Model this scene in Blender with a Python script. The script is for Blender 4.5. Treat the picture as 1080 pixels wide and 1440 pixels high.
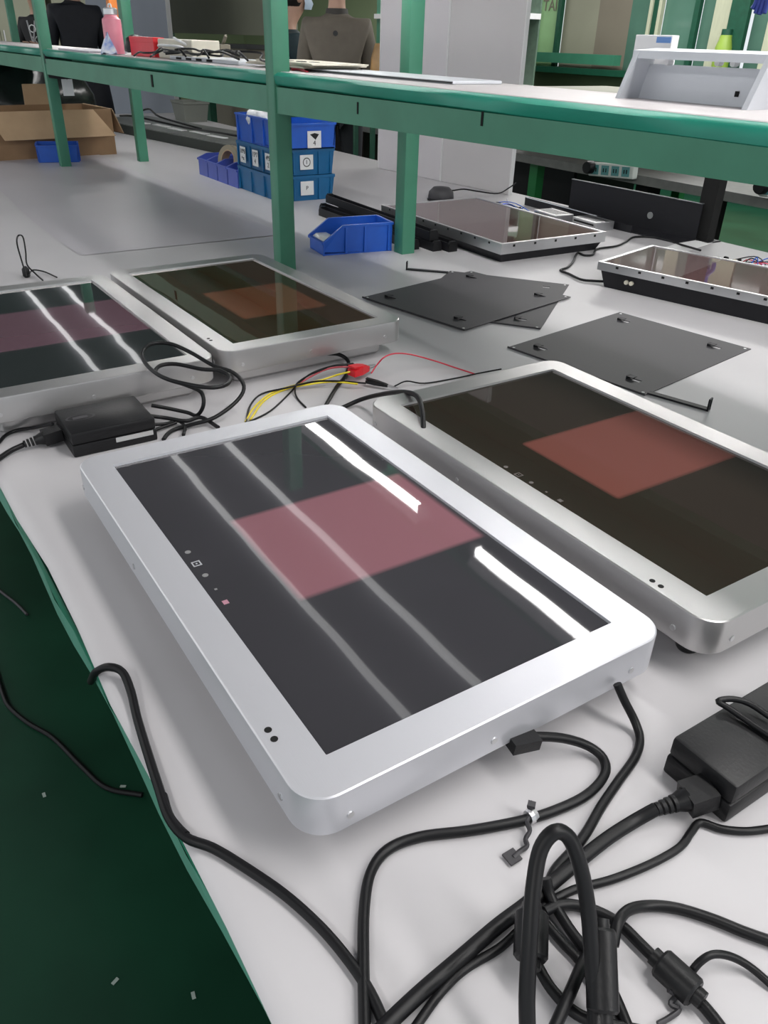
import bpy, bmesh, math, random
from mathutils import Vector, Matrix, Euler
random.seed(7)
PI = math.pi
for o in list(bpy.data.objects): bpy.data.objects.remove(o)
SC = bpy.context.scene; COL = SC.collection

# ------------------------------------------------------------------ camera, light, exposure
HC = 0.5875                      # lens height above the bench top (z = 0)
CR = Vector((0.540872, 0.840718, 0.025513)); CU = Vector((-0.444605, 0.260023, 0.857155)); CF = Vector((-0.713991, 0.474954, -0.514426))
FPX = 1108.67
cam_d = bpy.data.cameras.new('camera'); cam = bpy.data.objects.new('camera', cam_d); COL.objects.link(cam)
cam_d.sensor_fit = 'VERTICAL'; cam_d.sensor_height = 24.0; cam_d.lens = FPX/1440*24.0; cam_d.clip_start = .02; cam_d.clip_end = 100
cam.matrix_world = Matrix(((CR.x, CU.x, -CF.x, 0), (CR.y, CU.y, -CF.y, 0), (CR.z, CU.z, -CF.z, HC), (0, 0, 0, 1)))
SC.camera = cam
world = bpy.data.worlds.new('hall_light'); SC.world = world; world.use_nodes = True
world.node_tree.nodes['Background'].inputs[0].default_value = (.90, .96, 1.0, 1); world.node_tree.nodes['Background'].inputs[1].default_value = .72
SC.view_settings.view_transform = 'Standard'; SC.view_settings.look = 'None'; SC.view_settings.exposure = 0.34
SC.view_settings.gamma = 1; SC.view_settings.use_curve_mapping = False
def area(name, loc, sx, sy, watts, col=(1, .98, .96), rot=(0, 0, 0)):
    l = bpy.data.lights.new(name, 'AREA'); l.shape = 'RECTANGLE'; l.size = sx; l.size_y = sy; l.energy = watts; l.color = col
    o = bpy.data.objects.new(name, l); COL.objects.link(o); o.location = loc; o.rotation_euler = rot; return o
# unseen fill lamps added below the ceiling, kept clear of the screen reflections
for (lx, ly, lw) in ((0.6, -1.6, 26), (-3.4, -1.6, 16), (-7.4, -1.6, 34), (2.4, 2.1, 50), (.5, 1.2, 38), (-4.4, 5.75, 60), (1.6, 5.6, 50), (-2.6, 6.2, 46), (-6.2, 6.2, 46), (-10.0, 6.0, 55), (-12.5, -.8, 70), (-13.5, 3.6, 80)):
    area('added_fill_lamp', (lx, ly, 2.05), 2.4, .35, lw)

# ------------------------------------------------------------------ helpers
def ray(u, v): return CR*((u-540)/FPX) - CU*((v-720)/FPX) + CF
def P(u, v, z=0.0):              # survey point: photo pixel -> point at height z
    d = ray(u, v); k = (z-HC)/d.z; return Vector((k*d.x, k*d.y, z))
def PY(u, v, Y):
    d = ray(u, v); k = Y/d.y; return Vector((k*d.x, Y, HC+k*d.z))
def PXp(u, v, X):
    d = ray(u, v); k = X/d.x; return Vector((X, k*d.y, HC+k*d.z))

MATS = {}
def mat(name, col, rough=.5, metal=0., spec=.5, noise=0., nscale=20., bump=0., bscale=60., emit=None, estr=0., col2=None, coat=0., stretch=None, alpha=1., trans=0.):
    if name in MATS: return MATS[name]
    m = bpy.data.materials.new(name); m.use_nodes = True; nt = m.node_tree; b = nt.nodes['Principled BSDF']
    b.inputs['Base Color'].default_value = (*col, 1); b.inputs['Roughness'].default_value = rough; b.inputs['Metallic'].default_value = metal
    b.inputs['Specular IOR Level'].default_value = spec; b.inputs['Coat Weight'].default_value = coat
    b.inputs['Transmission Weight'].default_value = trans; b.inputs['Alpha'].default_value = alpha
    tc = nt.nodes.new('ShaderNodeTexCoord'); src = tc.outputs['Object']
    if stretch:
        mp = nt.nodes.new('ShaderNodeMapping'); mp.inputs['Scale'].default_value = stretch; nt.links.new(src, mp.inputs[0]); src = mp.outputs[0]
    if noise or col2:
        n = nt.nodes.new('ShaderNodeTexNoise'); n.inputs['Scale'].default_value = nscale; n.inputs['Detail'].default_value = 4; nt.links.new(src, n.inputs['Vector'])
        mx = nt.nodes.new('ShaderNodeMix'); mx.data_type = 'RGBA'
        c2 = col2 or tuple(max(0, c*(1-noise)) for c in col)
        mx.inputs[6].default_value = (*col, 1); mx.inputs[7].default_value = (*c2, 1)
        rp = nt.nodes.new('ShaderNodeValToRGB'); rp.color_ramp.elements[0].position = .35; rp.color_ramp.elements[1].position = .68
        nt.links.new(n.outputs[0], rp.inputs[0]); nt.links.new(rp.outputs[0], mx.inputs[0]); nt.links.new(mx.outputs[2], b.inputs['Base Color'])
    if bump:
        n2 = nt.nodes.new('ShaderNodeTexNoise'); n2.inputs['Scale'].default_value = bscale; n2.inputs['Detail'].default_value = 3; nt.links.new(src, n2.inputs['Vector'])
        bp = nt.nodes.new('ShaderNodeBump'); bp.inputs['Strength'].default_value = bump; bp.inputs['Distance'].default_value = .002
        nt.links.new(n2.outputs[0], bp.inputs['Height']); nt.links.new(bp.outputs[0], b.inputs['Normal'])
    if emit:
        b.inputs['Emission Color'].default_value = (*emit, 1); b.inputs['Emission Strength'].default_value = estr
    MATS[name] = m; return m

class MB:
    def __init__(s): s.v = []; s.f = []
    def add(s, vs, fs):
        n = len(s.v); s.v += [tuple(q) for q in vs]; s.f += [tuple(i+n for i in f) for f in fs]; return s
    def box(s, a, b, bev=0.):
        x0, y0, z0 = a; x1, y1, z1 = b
        if bev:
            return s.rbox(a, b, bev)
        return s.add([(x0,y0,z0),(x1,y0,z0),(x1,y1,z0),(x0,y1,z0),(x0,y0,z1),(x1,y0,z1),(x1,y1,z1),(x0,y1,z1)],
                     [(0,3,2,1),(4,5,6,7),(0,1,5,4),(1,2,6,5),(2,3,7,6),(3,0,4,7)])
    def rbox(s, a, b, e):
        bm = bmesh.new(); bmesh.ops.create_cube(bm, size=1)
        c = [(a[i]+b[i])/2 for i in range(3)]; d = [b[i]-a[i] for i in range(3)]
        for v in bm.verts: v.co = Vector((c[0]+v.co.x*d[0], c[1]+v.co.y*d[1], c[2]+v.co.z*d[2]))
        bmesh.ops.bevel(bm, geom=bm.edges[:], offset=min(e, min(d)*.45), segments=2, profile=.5, affect='EDGES')
        bm.verts.index_update(); s.add([v.co[:] for v in bm.verts], [[v.index for v in f.verts] for f in bm.faces]); bm.free(); return s
    def loft(s, rings, cap=True, close=True):
        n = len(rings[0]); vs = [p for r in rings for p in r]; fs = []
        for i in range(len(rings)-1):
            for j in range(n if close else n-1):
                k = (j+1) % n; fs.append((i*n+j, i*n+k, (i+1)*n+k, (i+1)*n+j))
        if cap: fs.append(tuple(range(n-1, -1, -1))); fs.append(tuple((len(rings)-1)*n+j for j in range(n)))
        return s.add(vs, fs)
    def prism(s, poly, z0, z1): return s.loft([[(x, y, z0) for x, y in poly], [(x, y, z1) for x, y in poly]])
    def lathe(s, prof, c=(0,0,0), n=20, axis='z'):
        rings = []
        for r, h in prof:
            ring = []
            for k in range(n):
                a = 2*PI*k/n; p = (r*math.cos(a), r*math.sin(a), h)
                if axis == 'x': p = (h, r*math.cos(a), r*math.sin(a))
                if axis == 'y': p = (r*math.sin(a), h, r*math.cos(a))
                ring.append((c[0]+p[0], c[1]+p[1], c[2]+p[2]))
            rings.append(ring)
        return s.loft(rings)
    def tube(s, pts, r, n=8, smooth=True, sub=5):
        pts = [Vector(q) for q in pts]
        if smooth and len(pts) > 2:
            out = []; e = [pts[0]*2-pts[1]]+pts+[pts[-1]*2-pts[-2]]
            for i in range(1, len(e)-2):
                a, b, c, d = e[i-1:i+3]
                for k in range(sub):
                    t = k/sub; out.append(.5*((2*b)+(c-a)*t+(2*a-5*b+4*c-d)*t*t+(3*b-a-3*c+d)*t**3))
            out.append(pts[-1]); pts = out
        rings = []; prev = None
        for i, q in enumerate(pts):
            t = (pts[min(i+1, len(pts)-1)]-pts[max(i-1, 0)])
            t = t.normalized() if t.length > 1e-9 else Vector((0,0,1))
            if prev is None: u = t.orthogonal().normalized()
            else:
                u = prev - t*prev.dot(t); u = u.normalized() if u.length > 1e-6 else t.orthogonal().normalized()
            prev = u; w = t.cross(u); rr = r(i/(len(pts)-1)) if callable(r) else r
            rings.append([tuple(q+u*(rr*math.cos(2*PI*k/n))+w*(rr*math.sin(2*PI*k/n))) for k in range(n)])
        return s.loft(rings)
    def bar(s, a, b, w, h, up=(0,0,1)):     # box section bar from a to b
        a = Vector(a); b = Vector(b); t = (b-a).normalized(); upv = Vector(up)
        u = t.cross(upv); u = u.normalized() if u.length > 1e-6 else Vector((1,0,0)); k = u.cross(t)
        rr = lambda c: [tuple(c+u*(sx*w/2)+k*(sy*h/2)) for sx, sy in ((-1,-1),(1,-1),(1,1),(-1,1))]
        return s.loft([rr(a), rr(b)])
    def moved(s, M):
        s.v = [tuple(M @ Vector(q)) for q in s.v]; return s

def obj(name, mb, m, parent=None, label=None, kind=None, smooth=None, loc=None, rotz=0., off=None):
    me = bpy.data.meshes.new(name); vs = mb.v
    if off is not None: vs = [(q[0]-off[0], q[1]-off[1], q[2]-off[2]) for q in vs]
    me.from_pydata(vs, [], mb.f); me.update()
    bm = bmesh.new(); bm.from_mesh(me); bmesh.ops.recalc_face_normals(bm, faces=bm.faces[:]); bm.to_mesh(me); bm.free()
    me.materials.append(m)
    if smooth is not None:
        me.polygons.foreach_set('use_smooth', [True]*len(me.polygons)); me.set_sharp_from_angle(angle=math.radians(smooth))
    o = bpy.data.objects.new(name, me); COL.objects.link(o)
    if parent: o.parent = parent
    if loc is not None: o.location = loc
    o.rotation_euler = (0, 0, rotz)
    if label: o['label'] = label
    if kind: o['kind'] = kind
    return o
def tag(o, label, cat, group=None):
    o['label'] = label; o['category'] = cat
    if group: o['group'] = group
    return o
def thing(name, label, cat, loc=(0,0,0), rotz=0., group=None, rot=None):
    o = bpy.data.objects.new(name, None); COL.objects.link(o); o.location = loc; o.rotation_euler = rot or (0, 0, rotz); o.empty_display_size = .05
    return tag(o, label, cat, group)
def copytree(o, parent=None, **kw):
    c = o.copy(); COL.objects.link(c)
    if parent: c.parent = parent
    for ch in list(o.children): copytree(ch, c)
    for k, v in kw.items():
        if k == 'loc': c.location = v
        elif k == 'rotz': c.rotation_euler = (0, 0, v)
        else: c[k] = v
    return c
def rrect(w, h, r, n=6):
    pts = []
    for cx, cy, a0 in ((w/2-r, h/2-r, 0), (-w/2+r, h/2-r, PI/2), (-w/2+r, -h/2+r, PI), (w/2-r, -h/2+r, 1.5*PI)):
        for k in range(n+1):
            a = a0+PI/2*k/n; pts.append((cx+r*math.cos(a), cy+r*math.sin(a)))
    return pts
def textmb(s, size, ext=.0004):
    c = bpy.data.curves.new('txt', 'FONT'); c.body = s; c.size = size; c.extrude = ext; c.align_x = 'CENTER'; c.align_y = 'CENTER'; c.resolution_u = 2
    o = bpy.data.objects.new('txt', c); COL.objects.link(o); dg = bpy.context.evaluated_depsgraph_get(); dg.update()
    me = bpy.data.meshes.new_from_object(o.evaluated_get(dg)); mb = MB(); mb.add([v.co[:] for v in me.vertices], [tuple(p.vertices) for p in me.polygons])
    bpy.data.objects.remove(o); bpy.data.meshes.remove(me); bpy.data.curves.remove(c); return mb
def ROT(ax, deg): return Matrix.Rotation(math.radians(deg), 4, ax)
def TR(*a): return Matrix.Translation(a)

# ------------------------------------------------------------------ materials
M_mat = mat('bench_mat_white', (.54, .525, .54), .42, spec=.35, noise=.05, nscale=3, bump=.12, bscale=5)
M_mat2 = mat('bench_sheet_lilac', (.51, .485, .52), .40, spec=.35, noise=.05, nscale=2, bump=.1, bscale=4)
M_green = mat('green_enamel', (.055, .235, .145), .42, noise=.15, nscale=8, bump=.05, bscale=30)
M_teal = mat('teal_cloth', (.010, .26, .18), .45, noise=.15, nscale=6)
M_dgreen = mat('dark_green_enamel', (.01, .08, .045), .45, noise=.2)
M_floor = mat('floor_green', (.012, .065, .035), .28, spec=.4, noise=.4, nscale=2.5, bump=.06, bscale=6)
M_alu = mat('brushed_aluminium', (.66, .66, .70), .38, metal=.55, bump=.04, bscale=90, stretch=(1, 14, 14))
M_alu2 = mat('aluminium_warm', (.52, .51, .51), .30, metal=.8, bump=.04, bscale=90, stretch=(1, 14, 14))
M_steel = mat('zinc_steel', (.62, .62, .63), .3, metal=.9)
M_black = mat('black_plastic', (.008, .008, .009), .42, spec=.32, bump=.1, bscale=300)
M_cable = mat('black_cable', (.006, .006, .007), .42, spec=.28)
M_blackmetal = mat('black_powder_metal', (.011, .011, .014), .5, spec=.3, bump=.1, bscale=200)
M_plate = mat('charcoal_sheet', (.043, .041, .046), .55, noise=.08, nscale=3, bump=.06, bscale=200)
M_blue = mat('blue_plastic', (.016, .11, .56), .35, spec=.5, noise=.1)
M_tealblue = mat('petrol_blue_plastic', (.008, .125, .30), .35, spec=.5, noise=.1)
M_lilac = mat('lilac_blue_plastic', (.07, .11, .46), .35, noise=.1)
M_card = mat('cardboard', (.36, .22, .12), .8, noise=.2, nscale=9, bump=.15, bscale=40)
M_card2 = mat('cardboard_light', (.52, .35, .21), .8, noise=.12, nscale=9)
M_white = mat('white_paint', (.75, .75, .76), .5, noise=.05)
M_paper = mat('paper', (.78, .78, .78), .7)
M_ink = mat('black_ink', (.01, .01, .01), .7)
M_hole = mat('hole_black', (.003, .003, .003), .9)
M_red = mat('red_plastic', (.75, .02, .03), .4, noise=.1)
M_pink = mat('pink_bottle', (.80, .28, .36), .35, noise=.1)
M_orange = mat('orange_plastic', (.75, .22, .03), .5)
M_cream = mat('cream_plastic', (.62, .58, .48), .5, noise=.1)
M_yellow = mat('yellow_wire', (.75, .60, .02), .4)
M_redw = mat('red_wire', (.60, .03, .06), .4)
M_greysheet = mat('grey_sheet_metal', (.60, .62, .66), .45, metal=.2, noise=.06, nscale=5)
M_board = mat('grey_white_board', (.52, .50, .52), .6, noise=.06, nscale=2)
M_bluegrey = mat('blue_grey_panel', (.27, .29, .35), .6, noise=.06, nscale=2)
M_olive = mat('olive_grey_panel', (.27, .275, .205), .6, noise=.1, nscale=2)
M_taupe = mat('taupe_panel', (.19, .17, .13), .6, noise=.1, nscale=2)
M_dark = mat('dark_grey', (.02, .022, .024), .5, noise=.3, nscale=6)  # plain dark grey for seams, slots and small marks
M_wall = mat('wall_olive', (.17, .22, .12), .6, noise=.1, nscale=1.5)
M_ceil = mat('ceiling_grey', (.42, .42, .45), .8, noise=.06, nscale=1.5)
M_pcb = mat('circuit_green_black', (.01, .03, .025), .4, noise=.5, nscale=60)
M_tube = mat('fluorescent_tube', (1, 1, 1), .5, emit=(1, .99, .97), estr=24)
M_blueled = mat('blue_lamp', (.2, .3, 1), .5, emit=(.35, .4, 1), estr=6)
M_tape = mat('brown_tape', (.30, .25, .16), .35)
M_bag = mat('clear_bag', (.92, .93, .95), .25, spec=.8, noise=.2, nscale=30, bump=.8, bscale=60)
M_skin = mat('skin', (.55, .33, .24), .5, noise=.08)
M_hair = mat('hair_black', (.012, .009, .008), .5, bump=.5, bscale=120, stretch=(1, 1, .2))

def glassmat(name, base, pink, rect, spec=.5, tilt=0.):
    """dark display glass with a tinted rectangle of film under it (rect in local x0,y0,x1,y1)"""
    m = bpy.data.materials.new(name); m.use_nodes = True; nt = m.node_tree; b = nt.nodes['Principled BSDF']; L = nt.links.new
    tc = nt.nodes.new('ShaderNodeTexCoord'); sp = nt.nodes.new('ShaderNodeSeparateXYZ'); L(tc.outputs['Object'], sp.inputs[0])
    def edge(sock, lo, hi):
        out = []
        for a, inv in ((lo, False), (hi, True)):
            r = nt.nodes.new('ShaderNodeMapRange'); r.inputs['From Min'].default_value = a-.004; r.inputs['From Max'].default_value = a+.004
            if inv: r.inputs['To Min'].default_value = 1; r.inputs['To Max'].default_value = 0
            L(sock, r.inputs['Value']); out.append(r.outputs[0])
        q = nt.nodes.new('ShaderNodeMath'); q.operation = 'MULTIPLY'; L(out[0], q.inputs[0]); L(out[1], q.inputs[1]); return q.outputs[0]
    q = nt.nodes.new('ShaderNodeMath'); q.operation = 'MULTIPLY'; L(edge(sp.outputs[0], rect[0], rect[2]), q.inputs[0]); L(edge(sp.outputs[1], rect[1], rect[3]), q.inputs[1])
    n = nt.nodes.new('ShaderNodeTexNoise'); n.inputs['Scale'].default_value = 5; L(tc.outputs['Object'], n.inputs['Vector'])
    n0 = nt.nodes.new('ShaderNodeMix'); n0.data_type = 'RGBA'; n0.inputs[6].default_value = (*base, 1); n0.inputs[7].default_value = (*[c*.75 for c in base], 1); L(n.outputs[0], n0.inputs[0])
    mx = nt.nodes.new('ShaderNodeMix'); mx.data_type = 'RGBA'; mx.inputs[7].default_value = (*pink, 1)
    L(n0.outputs[2], mx.inputs[6]); L(q.outputs[0], mx.inputs[0]); L(mx.outputs[2], b.inputs['Base Color'])
    b.inputs['Roughness'].default_value = .025; b.inputs['Specular IOR Level'].default_value = spec
    n2 = nt.nodes.new('ShaderNodeTexNoise'); n2.inputs['Scale'].default_value = 5.5; n2.inputs['Detail'].default_value = 1; L(tc.outputs['Object'], n2.inputs['Vector'])
    bp = nt.nodes.new('ShaderNodeBump'); bp.inputs['Strength'].default_value = .035; bp.inputs['Distance'].default_value = .01; L(n2.outputs[0], bp.inputs['Height']); L(bp.outputs[0], b.inputs['Normal'])
    return m

# ------------------------------------------------------------------ room
FZ = -.75; CZ = 2.15
obj('floor', MB().box((-17, -4, FZ-.1), (4, 7.6, FZ)), M_floor, kind='structure')
obj('ceiling', MB().box((-17, -4, CZ), (4, 7.6, CZ+.1)), M_ceil, kind='structure')
obj('wall_left', MB().box((-17.1, -4, FZ-.1), (-17, 7.7, CZ+.1)), M_wall, kind='structure')
wall_mb = MB().box((-17, 7.6, FZ-.1), (-8.5, 7.7, CZ)).box((-8.5, 7.6, FZ-.1), (2.0, 7.7, .30)).box((-8.5, 7.6, 1.9), (2.0, 7.7, CZ)).box((2.0, 7.6, FZ-.1), (4, 7.7, CZ))
obj('wall_right', wall_mb, M_wall, kind='structure')
obj('baseboard_right', MB().box((-17, 7.57, FZ), (4, 7.6, FZ+.12)), M_dgreen, kind='structure')
for cy in (1.50, 1.90):  # slim glowing light strips on the unseen ceiling, mirrored as lines in the screens
    obj('light_strip_%d' % (1 if cy < 1.7 else 2), MB().box((-12, cy-.010, CZ-.05), (-.9, cy+.010, CZ)), mat('slim_light_strip', (.85, .85, .85), .5, emit=(1, 1, 1), estr=1.9), kind='structure')
# window strip in the right wall: frames, panes and cream curtains
w1 = MB()
M_pane = mat('green_window_glass', (.10, .21, .16), .12, spec=.6, noise=.35, nscale=1.2)
M_palegreen = mat('pale_green_film', (.27, .48, .23), .5, noise=.12, nscale=5)
M_curtain = mat('cream_curtain', (.50, .52, .38), .7, noise=.1, nscale=9, stretch=(12, 1, 1))
win = obj('window_1', MB().box((-8.5, 7.36, .30), (2, 7.62, .36)).box((-8.5, 7.56, 1.86), (2, 7.62, 1.92)), M_dgreen, kind='structure')
segs = [(-8.50, -8.40, M_dgreen, 'frame_post', 7.54), (-8.40, -8.02, M_palegreen, 'pane', 7.6), (-8.02, -7.96, M_dgreen, 'frame_post', 7.54),
        (-7.96, -7.42, M_olive, 'pane', 7.6), (-7.42, -6.95, M_taupe, 'pane', 7.6), (-6.95, -6.66, M_pane, 'pane', 7.6), (-6.66, -6.62, M_curtain, 'frame_post', 7.54),
        (-6.62, -6.54, M_dgreen, 'frame_post', 7.56), (-6.54, -6.50, M_curtain, 'frame_post', 7.54), (-6.50, -6.09, M_pane, 'pane', 7.6), (-6.09, -6.03, M_dgreen, 'frame_post', 7.54),
        (-6.03, -5.88, M_pane, 'pane', 7.6), (-5.88, -5.64, M_curtain, 'curtain', 7.58), (-5.64, -5.44, M_dgreen, 'frame_post', 7.5), (-5.44, -5.27, M_pane, 'pane', 7.6),
        (-5.27, -5.0, M_curtain, 'curtain', 7.58), (-5.0, -4.6, M_pane, 'pane', 7.6), (-4.6, -4.4, M_dgreen, 'frame_post', 7.5), (-4.4, -1.2, M_pane, 'pane', 7.6), (-1.2, 2.0, M_pane, 'pane', 7.6)]
for a, b, m, nm, y in segs:
    obj(nm, MB().box((a, y, .34), (b, y+.05, 1.86)), m, win)
obj('sticker', textmb('TAI', .16, .002).moved(TR(-8.21, 7.595, .97) @ ROT('X', 90)), M_taupe, win, label='brown lettering at the top of the pale green pane')
obj('sill_rail', MB().box((-8.6, 7.40, .40), (-6.9, 7.5, .50)), M_green, win, label='horizontal green rail below the grey panes')
t = obj('bottle', MB().lathe([(.02, 0), (.075, 0), (.08, .02), (.08, .24), (.06, .30), (.055, .34), (.0, .35)], c=(0, 0, 0), n=16), mat('lime_plastic', (.28, .42, .06), .4), smooth=40)
bp_ = PY(1001, 66, 7.3); t.location = (bp_.x, 7.48, .36); tag(t, 'small lime green bottle before the cream curtain at the windows', 'bottle')
obj('cap', MB().lathe([(.05, .34), (.05, .39), (.0, .39)], n=12), M_dgreen, t, smooth=40)
g_ = PY(1068, 26, 5.0)
g = thing('rubber_glove', 'blue rubber glove hanging fingers down at the top right', 'glove', (g_.x, 5.0, g_.z))
mbg = MB().tube([(0, 0, .26), (0, 0, .12)], .055, n=10)
for k, (dx, ln) in enumerate(((-.05, .05), (-.025, .09), (.0, .10), (.027, .09))): mbg.tube([(dx*.8, 0, .15), (dx, 0, .08), (dx*1.15, -.01, .08-ln*.6)], .014, n=8)
mbg.tube([(.05, 0, .17), (.085, 0, .12), (.09, -.01, .08)], .015, n=8)
obj('glove_body', mbg, mat('blue_rubber', (.06, .10, .50), .5), g, smooth=60)
obj('hang_cord', MB().tube([(0, 0, .26), (0, 0, CZ-g_.z)], .004, n=6), M_white, g)

# ------------------------------------------------------------------ main workbench
bench = thing('workbench', 'long green-framed workbench covered with a white mat', 'workbench', (-3, 1.35, FZ))
bo = bench.location
FE = .098; BE = 2.60; X0 = -7.3; X1 = 1.2
prof = [(FE+.03, -.012), (FE+.006, -.010), (FE, -.006), (FE+.006, -.001), (FE+.02, 0), (BE-.01, 0), (BE, -.004), (BE, -.012)]
fe = lambda x: max(-.016, (x+.70)*.022)
mm = MB(); NX = 60
rings = []
for i in range(NX+1):
    x = X0+(X1-X0)*i/NX; w = .004*math.sin(x*5.1)+.003*math.sin(x*13.7+1)
    rings.append([(x, y+(w+fe(x) if y < .2 else 0), z) for y, z in prof])
mm.loft(rings)
obj('bench_mat', mm, M_mat, bench, smooth=40, off=bo)
obj('board', MB().box((X0, FE+.012, -.034), (X1, BE-.01, -.012)), mat('board_edge_brown', (.20, .15, .10), .7), bench, off=bo)
obj('front_rail', MB().loft([[(x, fe(x)+FE+a, b) for a, b in ((.009, -.070), (.04, -.070), (.04, -.034), (.009, -.034))] for x in (X0, -1.42, X1)]), mat('rail_green', (.015, .22, .13), .3), bench, off=bo)
obj('rear_rail', MB().box((X0, BE-.04, -.095), (X1, BE-.01, -.034)), M_green, bench, off=bo)
for x in (-7.1, -4.45, -2.14, .2):
    for y in (FE+.22, 1.35, BE-.06):
        obj('leg', MB().box((x-.025, y-.025, FZ), (x+.025, y+.025, -.034)), M_green, bench, off=bo)
    obj('cross_rail', MB().box((x-.02, FE+.03, -.09), (x+.02, BE-.04, -.04)), M_green, bench, off=bo)
# fringe of the mat hanging over the edge
obj('mat_edge_tape', mm.__class__().loft([[(x, fe(x)+FE-.001+.002*math.sin(x*31), -.012), (x, fe(x)+FE-.002+.002*math.sin(x*17), -.026-.008*abs(math.sin(x*9)))] for x in [X0+i*.07 for i in range(int((X1-X0)/.07))]], cap=False, close=False), mat('pale_tape', (.10, .30, .22), .4), bench, off=bo)
sheet = MB()
rs = []
for i in range(41):
    x = -7.2+(4.65)*i/40; rs.append([(x, .56-.010*math.sin(i*.4), .0012), (x, .9, .0016), (x, 1.245+.008*math.sin(i*.7), .0020+.001*(i % 2))])
sheet.loft(rs, cap=False, close=False)
tag(obj('bench_cover_sheet', sheet, M_mat2), 'thin lilac-grey cover sheet lying on the white mat before the shelf', 'sheet')

# ------------------------------------------------------------------ shelf rack on the bench
SH = .507
rack = thing('bench_rack', 'green steel rack standing on the bench with a teal-edged shelf', 'rack', (-3.3, 1.25, 0)); ro = rack.location
pw = .0245; FY = 1.045; RY = 1.478; PT = .97
fposts = [(-2.135, FY), (-4.45, .985), (.20, FY)]; rposts = [(-2.15, RY), (-4.50, 1.395), (.20, RY), (-7.05, 1.36)]
for i, (x, y) in enumerate(fposts+rposts):
    rr = rrect(.049, .049, .004, 2)
    po = obj('post', MB().prism([(x+a, y+b) for a, b in rr], 0, PT if i >= 3 else .885), M_green, rack, off=ro, smooth=40)
def beam(x0, x1, y0, y1, z0, z1):
    return MB().box((x0, y0, z0), (x1, y1, z1), .002)
obj('front_beam', MB().loft([[(x, FY-.019, za), (x, FY+.012, za), (x, FY+.012, zb), (x, FY-.019, zb)] for x, za, zb in ((-2.135+pw, .411, .473), (.20-pw, .447, .484))]), M_green, rack, off=ro, smooth=30)
def skew(x0, x1, ya, yb, d0, d1, z0, z1, dz=0.):
    mb = MB(); return mb.add([(x0,ya+d0,z0+dz),(x1,yb+d0,z0),(x1,yb+d1,z0),(x0,ya+d1,z0+dz),(x0,ya+d0,z1+dz),(x1,yb+d0,z1),(x1,yb+d1,z1),(x0,ya+d1,z1+dz)],
        [(0,3,2,1),(4,5,6,7),(0,1,5,4),(1,2,6,5),(2,3,7,6),(3,0,4,7)])
obj('front_beam', skew(-4.45+pw, -2.135-pw, .985, FY, -.02, .02, .410, .474, -.006), M_green, rack, off=ro)
obj('front_beam', skew(-7.3, -4.45-pw, .93, .985, -.02, .02, .410, .474, -.008), M_green, rack, off=ro)
obj('rear_beam', skew(-7.3, .22, 1.20, RY-.12, -.02, .02, .410, .474), M_green, rack, off=ro)
cl = MB(); rings = []
for i in range(70):
    x = -7.3+7.6*i/69; k = min(1, max(0, (x+9)/6.86)); y0 = .849+.178*k; yb = y0+.305; s_ = .0015*math.sin(x*11)
    rings.append([(x, y0+.004, .4765), (x, y0-.003+s_, .481), (x, y0-.004-s_, .499), (x, y0+.006, SH-.001), (x, y0+.02, SH-.0005), (x, yb, SH-.0005), (x, yb, .4765)])
cl.loft(rings); obj('shelf_board', cl, M_teal, rack, off=ro, smooth=50)
sm_ = MB(); rings = []
for i in range(70):
    x = -7.3+7.6*i/69; k = min(1, max(0, (x+9)/6.86)); y0 = .849+.178*k
    rings.append([(x, y0+.014, SH-.0004), (x, y0+.016, SH+.001), (x, y0+.303, SH+.001)])
sm_.loft(rings, cap=False, close=False); obj('shelf_mat', sm_, mat('shelf_mat_white', (.50, .47, .475), .45, noise=.06), rack, off=ro)
for (x, ya), (x2, yb) in (((-2.14, FY), (0, RY)), ((-4.47, .985), (0, 1.395)), ((.2, FY), (0, RY))):
    obj('side_rail', MB().box((x-.015, ya+pw, .40), (x+.015, yb-pw, .44)), M_green, rack, off=ro)
    obj('light_arm', MB().box((x-.012, 1.36, .93), (x+.012, yb-pw, .96)), M_green, rack, off=ro)
obj('light_rail', MB().box((-3.1, 1.316, .925), (.2, 1.356, .96)).box((-7.0, 1.375, .925), (-3.1, 1.415, .96)).box((-3.12, 1.316, .925), (-3.08, 1.48, .96)), M_green, rack, off=ro)
# slots punched in the beam front
for u, v in ((503, 152), (678, 167)):
    q = PY(u, v, FY-.0195); obj('slot', MB().box((q.x-.003, FY-.0202, q.z-.012), (q.x+.003, FY-.019, q.z+.012)), M_hole, rack, off=ro)
q = PY(222, 120, 1.02); obj('slot', MB().box((q.x-.008, 1.0, .425), (q.x+.008, 1.006, .462)), M_hole, rack, off=ro)
# black cloth tied at the far post, with a white tag
q = PXp(58, 90, -4.42)
bt = obj('rubber_sleeve', MB().loft([[(-.03,-.035,.0),(.035,-.035,.0),(.05,.06,.0),(-.03,.06,.0)],[(-.03,-.035,-.05),(.035,-.035,-.05),(.05,.09,-.05),(-.03,.09,-.05)],[(-.03,-.03,-.11),(.03,-.03,-.11),(.045,.045,-.12),(-.03,.04,-.12)]]), M_blackmetal, loc=(-4.445, 1.0, .50))
tag(bt, 'black rubber wrap around the far left rack post at shelf height', 'rubber wrap')
tg = obj('paper_tag', MB().box((-.002, 0, -.07), (0, .05, 0)), M_paper, loc=(-4.40, 1.02, .385)); tag(tg, 'small white tag hanging below the black wrap on the post', 'tag')
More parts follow.
